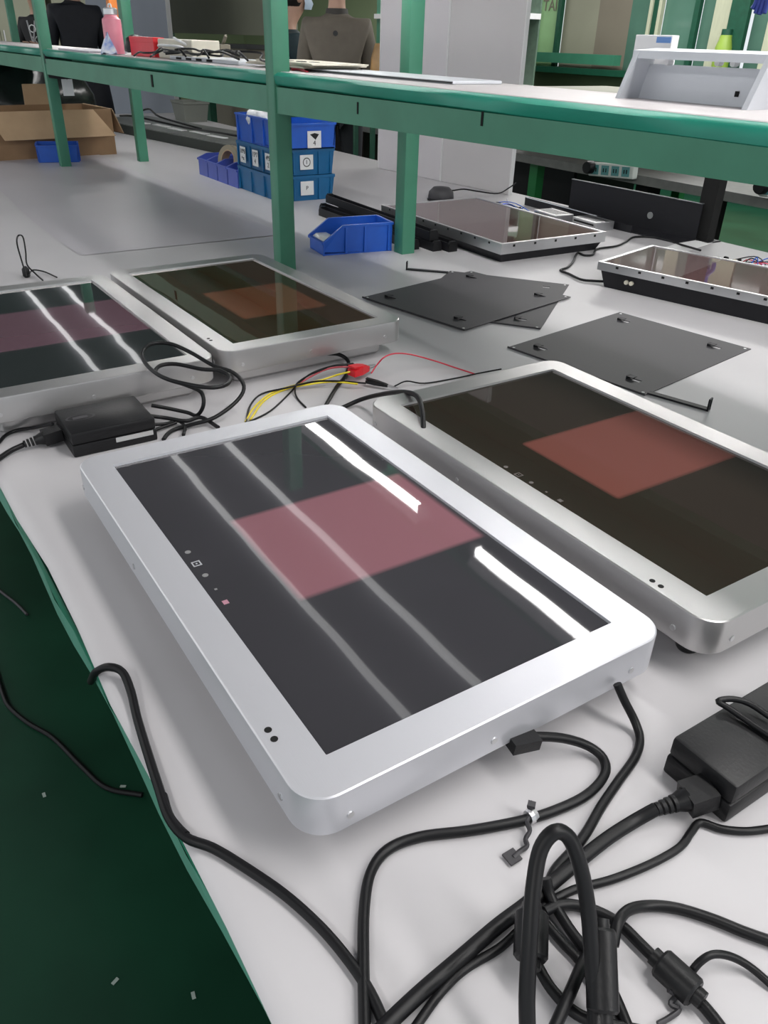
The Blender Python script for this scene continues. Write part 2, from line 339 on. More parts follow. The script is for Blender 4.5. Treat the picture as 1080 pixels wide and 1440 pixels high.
# fluorescent fixtures under the light rail
def fixture(x0, x1, label):
    t = thing('tube_light', label, 'light', ((x0+x1)/2, 1.336 if x0 > -3.2 else 1.395, .925), 0, None); L = (x1-x0)/2
    obj('housing', MB().loft([[(x, -.03, 0), (x, .03, 0), (x, .016, -.03), (x, -.016, -.03)] for x in (-L, L)]), M_white, t)
    obj('tube', MB().lathe([(.004, -L+.01), (.013, -L+.012), (.013, L-.012), (.004, L-.01)], c=(0, 0, -.044), n=12, axis='x'), M_tube, t, smooth=40)
    for s in (-1, 1): obj('socket', MB().box((s*L-.012, -.014, -.06), (s*L+.012, .014, -.02)), M_white, t)
FIX = [(-.35+.0, .0)]
for a, b, w in ((-1.50, -.35, 'nearest the camera'), (-3.00, -1.78, 'second from the camera'), (-4.45, -3.30, 'third from the camera'), (-6.0, -4.75, 'farthest from the camera')):
    fixture(a, b, 'fluorescent tube light under the rack top, '+w)

# ------------------------------------------------------------------ display monitors (open-frame style with aluminium bezel)
GW, GH, BZ = .598, .336, .041
def monitor(label, gx, gy, yaw, gm, alum, ztop=.078, icons=True, rim=.045):
    c, s = math.cos(yaw), math.sin(yaw); cx = gx+c*GW/2-s*GH/2; cy = gy+s*GW/2+c*GH/2
    t = thing('monitor', label, 'monitor', (cx, cy, 0), yaw, 'aluminium framed monitors lying face up on the bench')
    W, H = GW+2*BZ, GH+2*BZ
    z = ztop; z0 = z-rim; mk = lambda pts, zz: [(x, y, zz) for x, y in pts]
    NB = 10; inner0 = rrect(GW-.001, GH-.001, .0006, NB); inner = rrect(GW, GH, .001, NB)
    fr = MB(); fr.loft([mk(inner0, z-.004), mk(inner, z), mk(rrect(W-.004, H-.004, .029, NB), z), mk(rrect(W-.0008, H-.0008, .0306, NB), z-.0008), mk(rrect(W, H, .031, NB), z-.0025), mk(rrect(W, H, .031, NB), z0+.002),
             mk(rrect(W-.004, H-.004, .029, NB), z0), mk(rrect(W-.06, H-.06, .01, NB), z0)], cap=False)
    obj('bezel', fr, alum, t, smooth=14)
    obj('screen', MB().box((-GW/2, -GH/2, z-.010), (GW/2, GH/2, z-.0035)), gm, t)
    bk = MB(); bk.loft([mk(rrect(W-.07, H-.07, .012), z0+.002), mk(rrect(W-.07, H-.07, .012), .006), mk(rrect(W-.08, H-.08, .01), 0)])
    obj('rear_housing', bk, M_alu2, t, smooth=30)
    for dx in (-GW/2+.548, -GW/2+.560): obj('sensor_hole', MB().lathe([(.0034, z-.0002), (.0034, z+.0003)], c=(dx, -GH/2-.029, 0), n=12), M_hole, t)
    for dx in (-W/2+.03, -W/2+.25, W/2-.045):
        for sy in (-1,):
            obj('screw', MB().lathe([(.0035, 0), (.0035, .0012), (.001, .0014)], c=(dx, sy*H/2, z0+.016), n=10, axis='y').moved(Matrix.Identity(4)) if False else MB().lathe([(.0035, -.0012), (.0035, .0005)], c=(dx, -H/2, z0+.016), n=10, axis='y'), M_steel, t)
    for dy in (-H/2+.04, -H/2+.19, H/2-.05):
        obj('screw', MB().lathe([(.0035, -.0005), (.0035, .0012)], c=(W/2, dy, z0+.016), n=10, axis='x'), M_steel, t)
    if icons:
        mi = mat('etched_icon', (.22, .22, .22), .4) if icons is True else mat('etched_icon_faint', (.085, .075, .07), .4); y = -GH/2+.012; zz = z-.0034
        xs = [-GW/2+q for q in (.25, .277, .303, .333, .36)]
        obj('touch_icon', MB().lathe([(.0035, zz), (.0035, zz+.0002)], c=(xs[0], y, 0), n=12), mi, t)
        fr2 = MB()
        for a, b, cc, d in ((-.005, -.005, .005, -.0035), (-.005, .0035, .005, .005), (-.005, -.0035, -.0035, .0035), (.0035, -.0035, .005, .0035), (-.001, -.001, .001, .001)): fr2.box((xs[1]+a, y+b, zz), (xs[1]+cc, y+d, zz+.0002))
        obj('touch_icon', fr2, (mat('etched_icon_bright', (.45, .45, .48), .4) if icons is True else mi), t)
        obj('touch_icon', MB().lathe([(.0035, zz), (.0035, zz+.0002)], c=(xs[2], y, 0), n=10), mi, t)
        obj('touch_icon', MB().box((xs[3]-.0015, y-.0015, zz), (xs[3]+.0015, y+.0015, zz+.0002)), mi, t)
        obj('touch_icon', MB().box((xs[4]-.004, y-.003, zz), (xs[4]+.003, y+.003, zz+.0002)), (mat('etched_icon_pink', (.45, .22, .28), .4) if icons is True else mi), t)
    return t
rc = lambda a, b, c, d: (a-GW/2, b-GH/2, c-GW/2, d-GH/2)
g1 = glassmat('glass_grey', (.044, .043, .049), (.23, .105, .125), rc(.212, .082, .396, .329))
g2 = glassmat('glass_brown', (.036, .027, .021), (.19, .068, .056), rc(.205, .083, .394, .332))
g3 = glassmat('glass_amber', (.040, .022, .011), (.13, .050, .026), rc(.24, .09, .46, .29))
g4 = glassmat('glass_green', (.020, .026, .026), (.12, .065, .085), rc(.17, .0, .41, .336))
m1 = monitor('nearest aluminium monitor, pink patch on grey glass, centre of the bench', -1.0005, .2175, 0, g1, M_alu)
m2 = monitor('aluminium monitor with brown glass and reddish patch, beside the nearest one at right', -.979, .677, 0, g2, M_alu2, icons='faint')
m3 = monitor('aluminium monitor with amber-brown glass beside the middle green post', -1.981, .5445, math.radians(1.5), g3, M_alu2, icons=False)
m4 = monitor('aluminium monitor cut by the left frame edge, mauve band on dark green glass', -1.957, .114, math.radians(1.1), g4, M_alu2, icons=False)

# open LCD modules
def lcd(label, loc, yaw, L, W, base_h, top, gm):
    t = thing('lcd_module', label, 'display panel', loc, yaw, 'bare LCD modules at the rear of the bench')
    obj('base_tray', MB().loft([[(-L/2+.02, -W/2+.02, 0), (L/2-.02, -W/2+.02, 0), (L/2-.02, W/2-.02, 0), (-L/2+.02, W/2-.02, 0)], [(-L/2+.008, -W/2+.008, base_h), (L/2-.008, -W/2+.008, base_h), (L/2-.008, W/2-.008, base_h), (-L/2+.008, W/2-.008, base_h)]]), M_blackmetal, t)
    mk = lambda w, h, z: [(-w/2, -h/2, z), (w/2, -h/2, z), (w/2, h/2, z), (-w/2, h/2, z)]
    fr = MB(); fr.loft([mk(L-.022, W-.022, top-.003), mk(L-.022, W-.022, top), mk(L, W, top), mk(L, W, base_h), mk(L-.03, W-.03, base_h)], cap=False)
    obj('metal_frame', fr, M_steel, t)
    obj('screen', MB().box((-L/2+.010, -W/2+.010, top-.006), (L/2-.010, W/2-.010, top-.002)), gm, t)
    for k in range(9):
        x = -L/2+.06+k*(L-.12)/8; obj('screw', MB().box((x-.004, -W/2-.001, top-.010), (x+.004, -W/2+.001, top-.004)), M_hole, t)
    for k in range(5):
        y = -W/2+.05+k*(W-.1)/4; obj('screw', MB().box((L/2-.001, y-.004, top-.012), (L/2+.001, y+.004, top-.005)), M_hole, t)
    return t
g5 = glassmat('glass_mauve', (.13, .085, .085), (.085, .045, .045), (.05, -.2, .36, .15), spec=.28)
g6 = glassmat('glass_plum', (.15, .085, .085), (.17, .12, .12), (-.34, -.2, -.1, .2), spec=.22)
M5 = lcd('bare LCD module with silver rim behind the rear green post', (-2.235, 1.885, 0), math.radians(-1.5), .71, .44, .028, .060, g5)
M6 = lcd('bare LCD module on a black tray at the right frame edge', (-1.278, 1.966, 0), math.radians(14), .66, .32, .048, .070, g6)
for k, dx in enumerate((-.24, -.225)):
    obj('standoff', MB().lathe([(.006, -.006), (.006, 0)], c=(dx, -.16+.012, .028), n=10, axis='y'), M_cream, M6)

# ------------------------------------------------------------------ charcoal mounting plates and brackets
def plate(label, cx, cy, z, yaw, tabs=((1, 1), (1, 3), (3, 1), (3, 3))):
    W, H = .352, .44; t = thing('mounting_plate', label, 'metal plate', (cx, cy, z), yaw, 'charcoal steel mounting plates on the bench')
    xs = [-W/2, -W/2+.045, -W/2+.065, W/2-.065, W/2-.045, W/2]; ys = [-H/2, -H/2+.05, -H/2+.062, H/2-.062, H/2-.05, H/2]
    vs = [(x, y, .0016) for y in ys for x in xs]; fs = []
    for j in range(5):
        for i in range(5):
            if i in (1, 3) and j in (1, 3): continue
            fs.append((j*6+i, j*6+i+1, (j+1)*6+i+1, (j+1)*6+i))
    mb = MB().add(vs, fs); o = obj('sheet', mb, M_plate, t); sd = o.modifiers.new('thickness', 'SOLIDIFY'); sd.thickness = .0016
    for i in (1, 3):
        for j in (1, 3):
            x = (xs[i]+xs[i+1])/2; y = (ys[j]+ys[j+1])/2
            if (i, j) not in tabs: continue
            obj('hook_tab', MB().box((x-.020, y-.008, .0015), (x-.018, y+.008, .007)).box((x-.020, y-.008, .0058), (x-.004, y+.008, .007)), M_blackmetal, t)
    for sx in (-1, 1):
        for sy in (-1, 1): obj('corner_hole', MB().lathe([(.0032, .0016), (.0032, .0019)], c=(sx*(W/2-.010), sy*(H/2-.010), 0), n=10), M_paper, t)
    obj('bent_lip', MB().box((-W/2, -H/2-.0005, 0), (W/2, -H/2+.0012, .004)), M_plate, t)
    return t
plate('charcoal plate lying alone above the right aluminium monitor', -1.138, 1.414, .0, math.radians(9))
plate('lower charcoal plate, its right corner poking out under the other', -1.613, 1.395, .0, math.radians(37), ((3, 1),))
uc = [P(u, v, .004) for u, v in ((510, 421), (651, 473), (803, 416), (661, 375))]; uc_ = (uc[0]+uc[1]+uc[2]+uc[3])/4
plate('upper charcoal plate, crossed over another behind the middle post', uc_.x, uc_.y, .0028, math.radians(11.5))
def bracket(label, pts, tip):
    t = thing('bracket', label, 'bracket', pts[0]); o0 = Vector(pts[0])
    a, b = [Vector(q)-o0 for q in pts]; d = (b-a).normalized()
    obj('arm', MB().bar(a+Vector((0,0,.002)), b+Vector((0,0,.002)), .014, .003), M_blackmetal, t)
    n = Vector((-d.y, d.x, 0)); ring = MB()
    for s1 in (-1, 1): ring.bar(b+n*(.005*s1), b+n*(.005*s1)+Vector((0,0,tip)), .004, .003, up=d)
    ring.bar(b-n*.007+Vector((0,0,tip)), b+n*.007+Vector((0,0,tip)), .003, .004); ring.bar(b-n*.007+Vector((0,0,.004)), b+n*.007+Vector((0,0,.004)), .003, .006)
    obj('end_tab', ring, M_blackmetal, t)
bracket('black strip bracket with upturned tab beside the right charcoal plate', (P(912, 553, .001), P(996, 577, .001)), .022)
bracket('black strip bracket with upturned tab beside the blue open bin', (P(630, 384, .001), P(572, 379, .001)), .022)

# black channel bars behind the rear post
for i, (x0, x1, y, z, w) in enumerate(((-2.80, -2.17, 1.535, .0, 'nearest'), (-2.86, -2.12, 1.580, .0, 'middle'), (-2.80, -2.09, 1.625, .0, 'farthest'), (-2.88, -2.14, 1.600, .030, 'topmost'))):
    L = x1-x0; t = thing('channel_bar', w+' black channel bar of the pile behind the rear post', 'metal channel', ((x0+x1)/2, y, z), math.radians((-1, .6, 0, -2.5)[i]), 'black channel bars piled behind the rear post')
    sec = [(a*.62, b*.62) for a, b in ((-.028, 0), (.028, 0), (.028, .045), (.024, .045), (.024, .004), (-.024, .004), (-.024, .045), (-.028, .045))]
    obj('channel', MB().loft([[(x, a, b) for a, b in sec] for x in (-L/2, L/2)]), M_blackmetal, t)
    for s in (-1, 1): obj('end_cap', MB().loft([[(s*L/2+dx, a, b) for a, b in ((-.017, .0), (.017, .0), (.017, .02), (.010, .032), (-.010, .032), (-.017, .02))] for dx in (-.004, .006)]), M_black, t)

# ------------------------------------------------------------------ bins
def hopper_bin(name, label, loc, yaw, W, L, H, m, group=None, wall=.004, lip=.45):
    """open plastic bin, the low lip at -Y"""
    t = thing(name, label, 'bin', loc, yaw, group)
    w2 = W/2; l2 = L/2; tp = .006
    mb = MB()
    def side(sx):
        x0 = sx*w2; x1 = sx*(w2-wall); b0 = sx*(w2-tp)
        pr = [(-l2, 0.01), (l2, 0), (l2, H), (-l2*.45, H), (-l2-.0, H*lip)]
        mb.loft([[(x0 if z > .02 else b0, y, z) for y, z in pr], [(x1 if z > .02 else sx*(w2-tp-wall), y, z) for y, z in pr]])
    side(1); side(-1)
    mb.box((-w2+tp, -l2, 0), (w2-tp, l2, wall)); mb.box((-w2+wall*.5, l2-wall, 0), (w2-wall*.5, l2, H)); mb.box((-w2+wall*.5, -l2, 0), (w2-wall*.5, -l2+wall, H*lip))
    obj('bin_shell', mb, m, t)
    rimm = MB()
    for sx in (-1, 1): rimm.box((sx*(w2-.001)-.004, -l2*.45, H-.006), (sx*(w2-.001)+.004, l2+.003, H+.001)); rimm.bar((sx*w2, -l2*.45, H-.001), (sx*w2, -l2-.002, H*lip), .008, .004)
    rimm.box((-w2, l2-.003, H-.006), (w2, l2+.004, H+.001)); rimm.box((-w2, -l2-.006, H*lip-.006), (w2, -l2+.004, H*lip+.001))
    obj('rim', rimm, m, t)
    rb = MB()
    for sx in (-1, 1):
        for y in (-l2*.35, l2*.2, l2*.9): obj('rib', MB().box((sx*w2-.003, y-.004, .004), (sx*w2+.003, y+.004, H-.006)), m, t)
    return t
b1 = hopper_bin('parts_bin', 'bright blue open bin of small parts standing alone before the rear post', (-2.262, 1.345, 0), math.radians(-8), .125, .235, .088, M_blue)
for i, (x, y, r) in enumerate(((-.02, -.04, .3), (.02, -.02, 1.2), (.0, .03, .7))):
    s = obj('bracket_piece', MB().box((-.018, -.006, 0), (.018, .006, .006)).box((.012, -.006, 0), (.018, .006, .03)), M_blackmetal, loc=b1.matrix_basis @ Vector((x, y, .02+.012*i)), rotz=r)
    tag(s, ('small black metal piece in the bright blue bin, nearest its low lip', 'small black metal piece in the bright blue bin, nearest its rear wall', 'small black metal piece in the bright blue bin, topmost of three')[i], 'metal piece', 'black pieces inside the blue open bin')
s = obj('screw_bag', MB().loft([[(-.045, -.012, .0), (.045, -.012, 0), (.045, .02, 0), (-.045, .02, 0)], [(-.05, -.02, .012), (.05, -.02, .014), (.052, .03, .012), (-.05, .03, .014)], [(-.04, -.012, .022), (.042, -.010, .020), (.04, .02, .024), (-.04, .022, .022)]]), M_bag, loc=b1.matrix_basis @ Vector((0, -.092, .028)), rotz=-.14, smooth=70)
tag(s, 'clear bag of silver screws on the lip of the bright blue bin', 'bag')
s = obj('white_block', MB().box((-.014, -.012, 0), (.014, .012, .02), .002), M_paper, loc=b1.matrix_basis @ Vector((.012, -.045, .03)), rotz=.4); tag(s, 'little white block among the parts in the bright blue bin', 'block')

def label_part(parent, txt, w, h, M, sym=None, thick=.0008):
    p = obj('label_sticker', MB().box((-w/2, -h/2, 0), (w/2, h/2, thick)).moved(M), M_paper, parent)
    if sym == 'ring':
        mb = MB()
        for k in range(16):
            a, b = 2*PI*k/16, 2*PI*(k+1)/16; r0, r1 = h*.26, h*.32
            mb.add([(r0*math.cos(a), r0*math.sin(a), thick*1.6), (r1*math.cos(a), r1*math.sin(a), thick*1.6), (r1*math.cos(b), r1*math.sin(b), thick*1.6), (r0*math.cos(b), r0*math.sin(b), thick*1.6)], [(0,1,2,3)])
        obj('printed_ring', mb.moved(M), M_ink, p)
    if sym == 'tri':
        obj('printed_mark', MB().prism([(-w*.32, h*.30), (w*.02, h*.38), (w*.34, h*.30), (w*.08, -h*.02)], thick, thick*1.7).moved(M), M_ink, p)
    if txt: obj('printed_text', textmb(txt, h*.42).moved(M @ TR(0, -h*.22 if sym == 'tri' else 0, thick*1.6)), M_ink, p)
    return p
BY0, BY1, BX0, BX1 = 1.50, 1.765, -3.50, -3.10
def stack_box(label, z0, z1, m, txt, sym, sidelabels=False, dx=0.):
    t = thing('storage_box', label, 'storage box', ((BX0+BX1)/2+dx, (BY0+BY1)/2, z0), 0, 'blue storage boxes stacked behind the middle post')
    L = BX1-BX0; W = BY1-BY0; H = z1-z0
    mk = lambda w, h, z: [(-w/2, -h/2, z), (w/2, -h/2, z), (w/2, h/2, z), (-w/2, h/2, z)]
    mb = MB(); mb.loft([mk(L-.02, W-.02, 0), mk(L-.006, W-.006, H-.012), mk(L, W, H-.012), mk(L, W, H-.001), mk(L-.014, W-.014, H-.001), mk(L-.03, W-.03, .004)], cap=True)
    obj('bin_shell', mb, m, t, smooth=25)
    rb = MB()
    for k in range(4): x = -L/2+.012+k*(L-.024)/3; obj('rib', MB().box((x-.004, -W/2-.001, .004), (x+.004, -W/2+.006, H-.012)), m, t)
    for y in (-W/2+.03, -W/2+.075, W/2-.075, W/2-.02): obj('rib', MB().box((L/2-.006, y-.003, .004), (L/2+.001, y+.003, H-.012)), m, t)
    RM = TR(L/2-.0005, 0, H*.5) @ ROT('Z', 90) @ ROT('X', 90)
    label_part(t, txt, .06, H*.55, RM, sym)
    if sidelabels:
        for k, tx in enumerate(('10*8\n+x', '15*7\n4', '4*5\n2')):
            label_part(t, tx, .055, H*.62, TR(-L/2+.07+k*.125, -W/2-.001, H*.48) @ ROT('X', 90))
    return t
stack_box('bottom petrol blue box of the stack behind the middle post', 0, .098, M_tealblue, 'P', 'none')
stack_box('middle petrol blue box of the stack with a ringed 1 label', .098, .198, M_tealblue, '1', 'ring', True)
tb = hopper_bin('storage_box', 'top bright blue open box of the stack with black triangle label', (-3.29, 1.632, .198), math.radians(90), .262, .40, .105, M_blue, 'blue storage boxes stacked behind the middle post', lip=.88)
tb.children[0].name
label_part(tb, '4', .062, .062, TR(.03, -.2045, .035) @ ROT('X', 90), 'tri')
s = obj('plastic_bag', MB().loft([[( .09*math.cos(a)*k, .06*math.sin(a)*k+.004*math.sin(5*a), z) for a in [2*PI*i/12 for i in range(12)]] for k, z in ((.9, 0), (1.05, .02), (.9, .045), (.5, .065), (.15, .07))]), M_bag, loc=(-3.36, 1.56, .268), smooth=70)
tag(s, 'crumpled clear plastic bag in the top box of the blue stack', 'bag')
# row of small lilac bins
lb = None
for k in range(4):
    x = -3.90+.117*k
    w = ('far end bin of the lilac-blue row beside the stack', 'second bin from the far end of the lilac-blue row', 'third bin from the far end of the lilac-blue row', 'lilac-blue bin of the row touching the box stack')[k]
    if lb is None: lb = hopper_bin('small_bin', w, (x, 1.575, 0), 0, .112, .16, .092, M_lilac, 'small lilac-blue bins in a row', lip=.8)
    else: copytree(lb, loc=(x, 1.575, 0), label=w)
tp = thing('tape_roll', 'roll of brown packing tape standing in the small lilac bins', 'tape', (-3.72, 1.565, .085), 0)
tp.rotation_euler = (math.radians(80), 0, math.radians(20))
obj('tape_band', MB().loft([[(r*math.cos(a), r*math.sin(a), z) for a in [2*PI*i/28 for i in range(28)]] for r, z in ((.045, -.022), (.065, -.022), (.065, .022), (.045, .022), (.045, -.022))], cap=False), M_tape, tp, smooth=40)
obj('tape_core', MB().loft([[(r*math.cos(a), r*math.sin(a), z) for a in [2*PI*i/28 for i in range(28)]] for r, z in ((.040, -.022), (.045, -.022), (.045, .022), (.040, .022), (.040, -.022))], cap=False), M_card2, tp, smooth=40)
# far blue bin before the cardboard box
hopper_bin('parts_bin', 'blue bin standing before the cardboard box, behind the far left post', (-4.63, 1.0, 0), math.radians(75), .20, .10, .09, M_blue, lip=.9)

# ------------------------------------------------------------------ cardboard box
cb = thing('cardboard_box', 'open brown cardboard box with flaps folded out at the far left', 'box', (-4.98, 1.0, 0), math.radians(7))
W2, D2, H2 = .33, .20, .225   # half Y, half X
th = .006
mb = MB().box((-D2, -W2, 0), (D2, -W2+th, H2)).box((-D2, W2-th, 0), (D2, W2, H2)).box((-D2, -W2+th, 0), (-D2+th, W2-th, H2)).box((D2-th, -W2+th, 0), (D2, W2-th, H2)).box((-D2+th, -W2+th, 0), (D2-th, W2-th, th))
obj('box_body', mb, M_card, cb)
def flap(pts, m=M_card2):
    a, b, c, d = [Vector(q) for q in pts]; n = (b-a).cross(d-a).normalized()*.004
    return obj('flap', MB().loft([[tuple(q) for q in (a, b, c, d)], [tuple(q+n) for q in (a, b, c, d)]]), m, cb)
flap(((D2+.004, -W2+.01, H2), (D2+.004, W2-.10, H2), (D2+.07, W2-.02, H2-.125), (D2+.07, -W2+.06, H2-.125)))
flap(((-D2, W2+.004, H2), (D2, W2+.004, H2), (D2+.02, W2+.045, H2-.12), (-D2+.02, W2+.045, H2-.12)))
flap(((-D2, W2-.12, H2), (-D2, W2-.32, H2), (-D2-.02, W2-.31, H2+.10), (-D2-.02, W2-.12, H2+.10)))
flap(((-D2, -W2-.002, H2), (D2, -W2-.002, H2), (D2, -W2-.10, H2-.03), (-D2, -W2-.10, H2-.03)))
# black bags beyond the box
bb = thing('rubbish_bag', 'shiny black plastic bag beyond the cardboard box at the far left', 'bag', (-6.30, 1.16, .012))
rr_ = []
for k, z in ((.8, 0), (1, .08), (.98, .2), (.85, .32), (.5, .38), (.2, .4)):
    rr_.append([((.34+.03*math.sin(5*a+z*20))*k*math.cos(a), (.50+.03*math.sin(7*a))*k*math.sin(a), z+.01*math.sin(3*a)) for a in [2*PI*i/30 for i in range(30)]])
obj('bag_body', MB().loft(rr_), mat('black_bag', (.010, .013, .012), .22, bump=1., bscale=14), bb, smooth=60)

# dark instrument case lying beyond the shelf
dc = thing('equipment_case', 'long dark case with grey top lying beyond the far rack post', 'equipment case', (-5.35, 1.99, 0), math.radians(9))
obj('case_body', MB().box((-1.0, -.22, 0), (1.0, .22, .055), .004), mat('dark_olive_metal', (.022, .028, .024), .5), dc)
obj('top_plate', MB().box((-.99, -.215, .055), (.99, .215, .060)), mat('grey_plate', (.17, .18, .17), .4, noise=.3, nscale=8), dc)
for x in (-.25, -.22, .93, .95, .97): obj('vent_mark', MB().box((x, -.2225, .018), (x+.010, -.2205, .045)), M_paper, dc)
for k in range(5): obj('blade', MB().box((-.6+.24*k, -.1+.02*(k % 2), .060), (-.42+.24*k, -.06+.02*(k % 2), .064)), M_paper, dc)
for k, pts in enumerate((((-.95, -.02, .07), (-.5, -.12, .10), (0, -.05, .075), (.5, -.08, .085), (.9, 0, .07)), ((-.9, .05, .07), (-.55, .0, .14), (-.2, -.1, .12), (.1, .02, .07)))):
    c = obj('loose_cable', MB().tube([dc.matrix_basis @ Vector(q) for q in pts], .006), M_cable, smooth=60); tag(c, 'black cable trailing over the long dark case, %s' % ('the long one' if k == 0 else 'the arched short one'), 'cable')
# things behind it
a_ = PY(262, 176, 2.45); gb = thing('grey_tub', 'pale grey plastic tub behind the long dark case', 'tub', (a_.x+.12, 2.45, 0), 0)
obj('tub_body', MB().loft([[(x*k, y*k, z) for x, y in ((-.13,-.1),(.13,-.1),(.13,.1),(-.13,.1))] for k, z in ((.85, 0), (1, a_.z+.16), (1.05, a_.z+.165), (1.05, a_.z+.18), (.95, a_.z+.18), (.8, .01))]), mat('tub_grey', (.15, .16, .14), .5), gb)

# ------------------------------------------------------------------ boards standing at the far edge
def standing(name, label, cat, pa, pb, th_, z0, z1, m, extra=None):
    a = Vector(pa); b = Vector(pb); d = (b-a).normalized(); n = Vector((-d.y, d.x)); c = (a+b)/2
    t = thing(name, label, cat, (c.x, c.y, z0), math.atan2(d.y, d.x)); L = (b-a).length/2
    obj('panel', MB().box((-L, 0, 0), (L, th_, z1-z0), .003), m, t)
    obj('edge_strip', MB().box((-L-.004, -.001, 0), (-L, th_+.001, z1-z0)).box((L, -.001, 0), (L+.004, th_+.001, z1-z0)), mat('edge_white', (.62, .62, .62), .5), t)
    return t
standing('partition_board', 'pale grey partition board standing left of the vertical seam', 'board', (-3.80, 2.425), (-3.315, 2.472), .02, 0, 1.15, M_board)
standing('partition_board', 'wide pale grey partition board standing right of the vertical seam', 'board', (-3.305, 2.473), (-2.86, 2.520), .02, 0, 1.15, mat('grey_white_board_warm', (.47, .455, .46), .6, noise=.08, nscale=2))
pa = PY(128, 60, 2.95); pb = PY(238, 60, 2.95)
standing('partition_board', 'blue-grey partition panel behind the pink bottle', 'board', (pa.x, 2.95), (pb.x, 2.95), .04, FZ, 1.5, M_bluegrey)
pa = PY(240, 60, 3.7); pb = PY(372, 60, 3.7)
ob_ = thing('hanging_panel', 'large olive-grey panel left of the middle green post', 'panel', ((pa.x+pb.x)/2, 3.7, .585))
obj('panel', MB().box(((pa.x-pb.x)/2, 0, 0), ((pb.x-pa.x)/2+.6, .04, .9)), M_olive, ob_)
obj('panel_foot', MB().box(((pa.x-pb.x)/2, .0, FZ-.585), ((pa.x-pb.x)/2+.05, .04, 0)).box(((pb.x-pa.x)/2+.5, .0, FZ-.585), ((pb.x-pa.x)/2+.55, .04, 0)), M_dgreen, ob_)
pa = PY(303, 66, 3.3); pb = PY(361, 104, 3.3)
bx_ = thing('cabinet', 'taupe cabinet below the olive-grey panel', 'cabinet', ((pa.x+pb.x)/2, 3.42, FZ)); hw = (pb.x-pa.x)/2
obj('cabinet_body', MB().box((-hw, -.2, 0), (hw, .2, pa.z-FZ)), M_taupe, bx_); obj('cabinet_top', MB().box((-hw-.02, -.22, pa.z-FZ), (hw+.02, .22, pa.z-FZ+.03)), M_dark, bx_)
obj('drawer', MB().box((-hw+.03, -.215, pa.z-FZ-.35), (hw-.03, -.2, pa.z-FZ-.05)), M_taupe, bx_)
# dark storage block behind, under the shelf line
db = thing('storage_cabinet', 'dark brown storage cabinet in the gap under the shelf', 'cabinet', (-8.9, 4.3, FZ))
obj('cabinet_body', MB().box((-2.2, 0, 0), (1.9, .5, 1.22)), mat('dark_brown', (.03, .018, .014), .6, noise=.5, nscale=3), db)
for k in range(4): obj('cabinet_door', MB().box((-2.15+k*1.0, -.02, .05), (-1.2+k*1.0, 0, 1.15)), mat('dark_brown', (.03, .018, .014), .6), db)
q = PY(298, 165, 3.0); s = thing('rack_post', 'dark green steel post seen under the shelf left of the blue stack', 'post', (q.x, 3.0, FZ))
obj('post', MB().box((-.05, -.03, 0), (.05, .03, 1.2)), M_dgreen, s); obj('foot_plate', MB().box((-.08, -.06, 0), (.08, .06, .01)), M_dgreen, s)

# neighbouring bench beyond the aisle
nb = thing('workbench', 'neighbouring grey-topped bench across the aisle', 'workbench', (-3.5, 4.3, FZ)); no = nb.location
obj('worktop', MB().box((-7.0, 3.60, -.045), (1.5, 5.2, 0)), mat('grey_worktop', (.17, .175, .165), .45, noise=.2), nb, off=no)
for x in (-6.2, -5.0, -3.95, -1.0, .9):
    for y in (3.7, 5.1): obj('leg', MB().box((x-.035, y-.03, FZ), (x+.035, y+.03, -.045)), mat('leg_green', (.01, .16, .04), .4), nb, off=no)
for u in (905, 1000):
    q = PY(u, 300, 3.75); obj('leg', MB().box((q.x-.045, 3.70, FZ), (q.x+.045, 3.80, -.045)), M_hole, nb, off=no)
ck = thing('storage_cabinet', 'black cabinet under the neighbouring bench', 'cabinet', (-4.0, 4.2, FZ))
obj('cabinet_body', MB().box((-1.9, -.25, 0), (.15, .3, .68)), M_blackmetal, ck)
for k in range(3): obj('cabinet_door', MB().box((-1.87+k*.68, -.265, .03), (-1.22+k*.68, -.25, .65)), M_black, ck)
# power strips on the neighbouring bench edge
def strip(label, u, v, w=.32):
    q = PY(u, v, 3.56); t = thing('power_strip', label, 'power strip', (q.x, 3.56, q.z), 0); t.rotation_euler = (0, math.radians(-4), 0)
    obj('strip_body', MB().box((-w/2, 0, -.035), (w/2, .04, .035), .006), mat('strip_white', (.62, .66, .62), .4), t)
    for k in range(4):
        x = -w/2+.05+k*(w-.1)/3; s_ = obj('socket', MB().box((x-.026, -.003, -.024), (x+.026, 0, .024)), mat('socket_teal', (.10, .30, .30), .4), t)
        obj('pin_slot', MB().box((x-.012, -.0045, -.010), (x-.006, -.003, .010)).box((x+.006, -.0045, -.010), (x+.012, -.003, .010)), M_hole, s_)
    obj('plug', MB().lathe([(.03, -.04), (.034, -.03), (.034, 0)], c=(-w/2+.02, 0, .01), n=12, axis='y'), M_black, t, smooth=40)
strip('white power strip with teal sockets under the shelf beam', 858, 240)
strip('white power strip cut by the right frame edge under the beam', 1105, 268, .26)
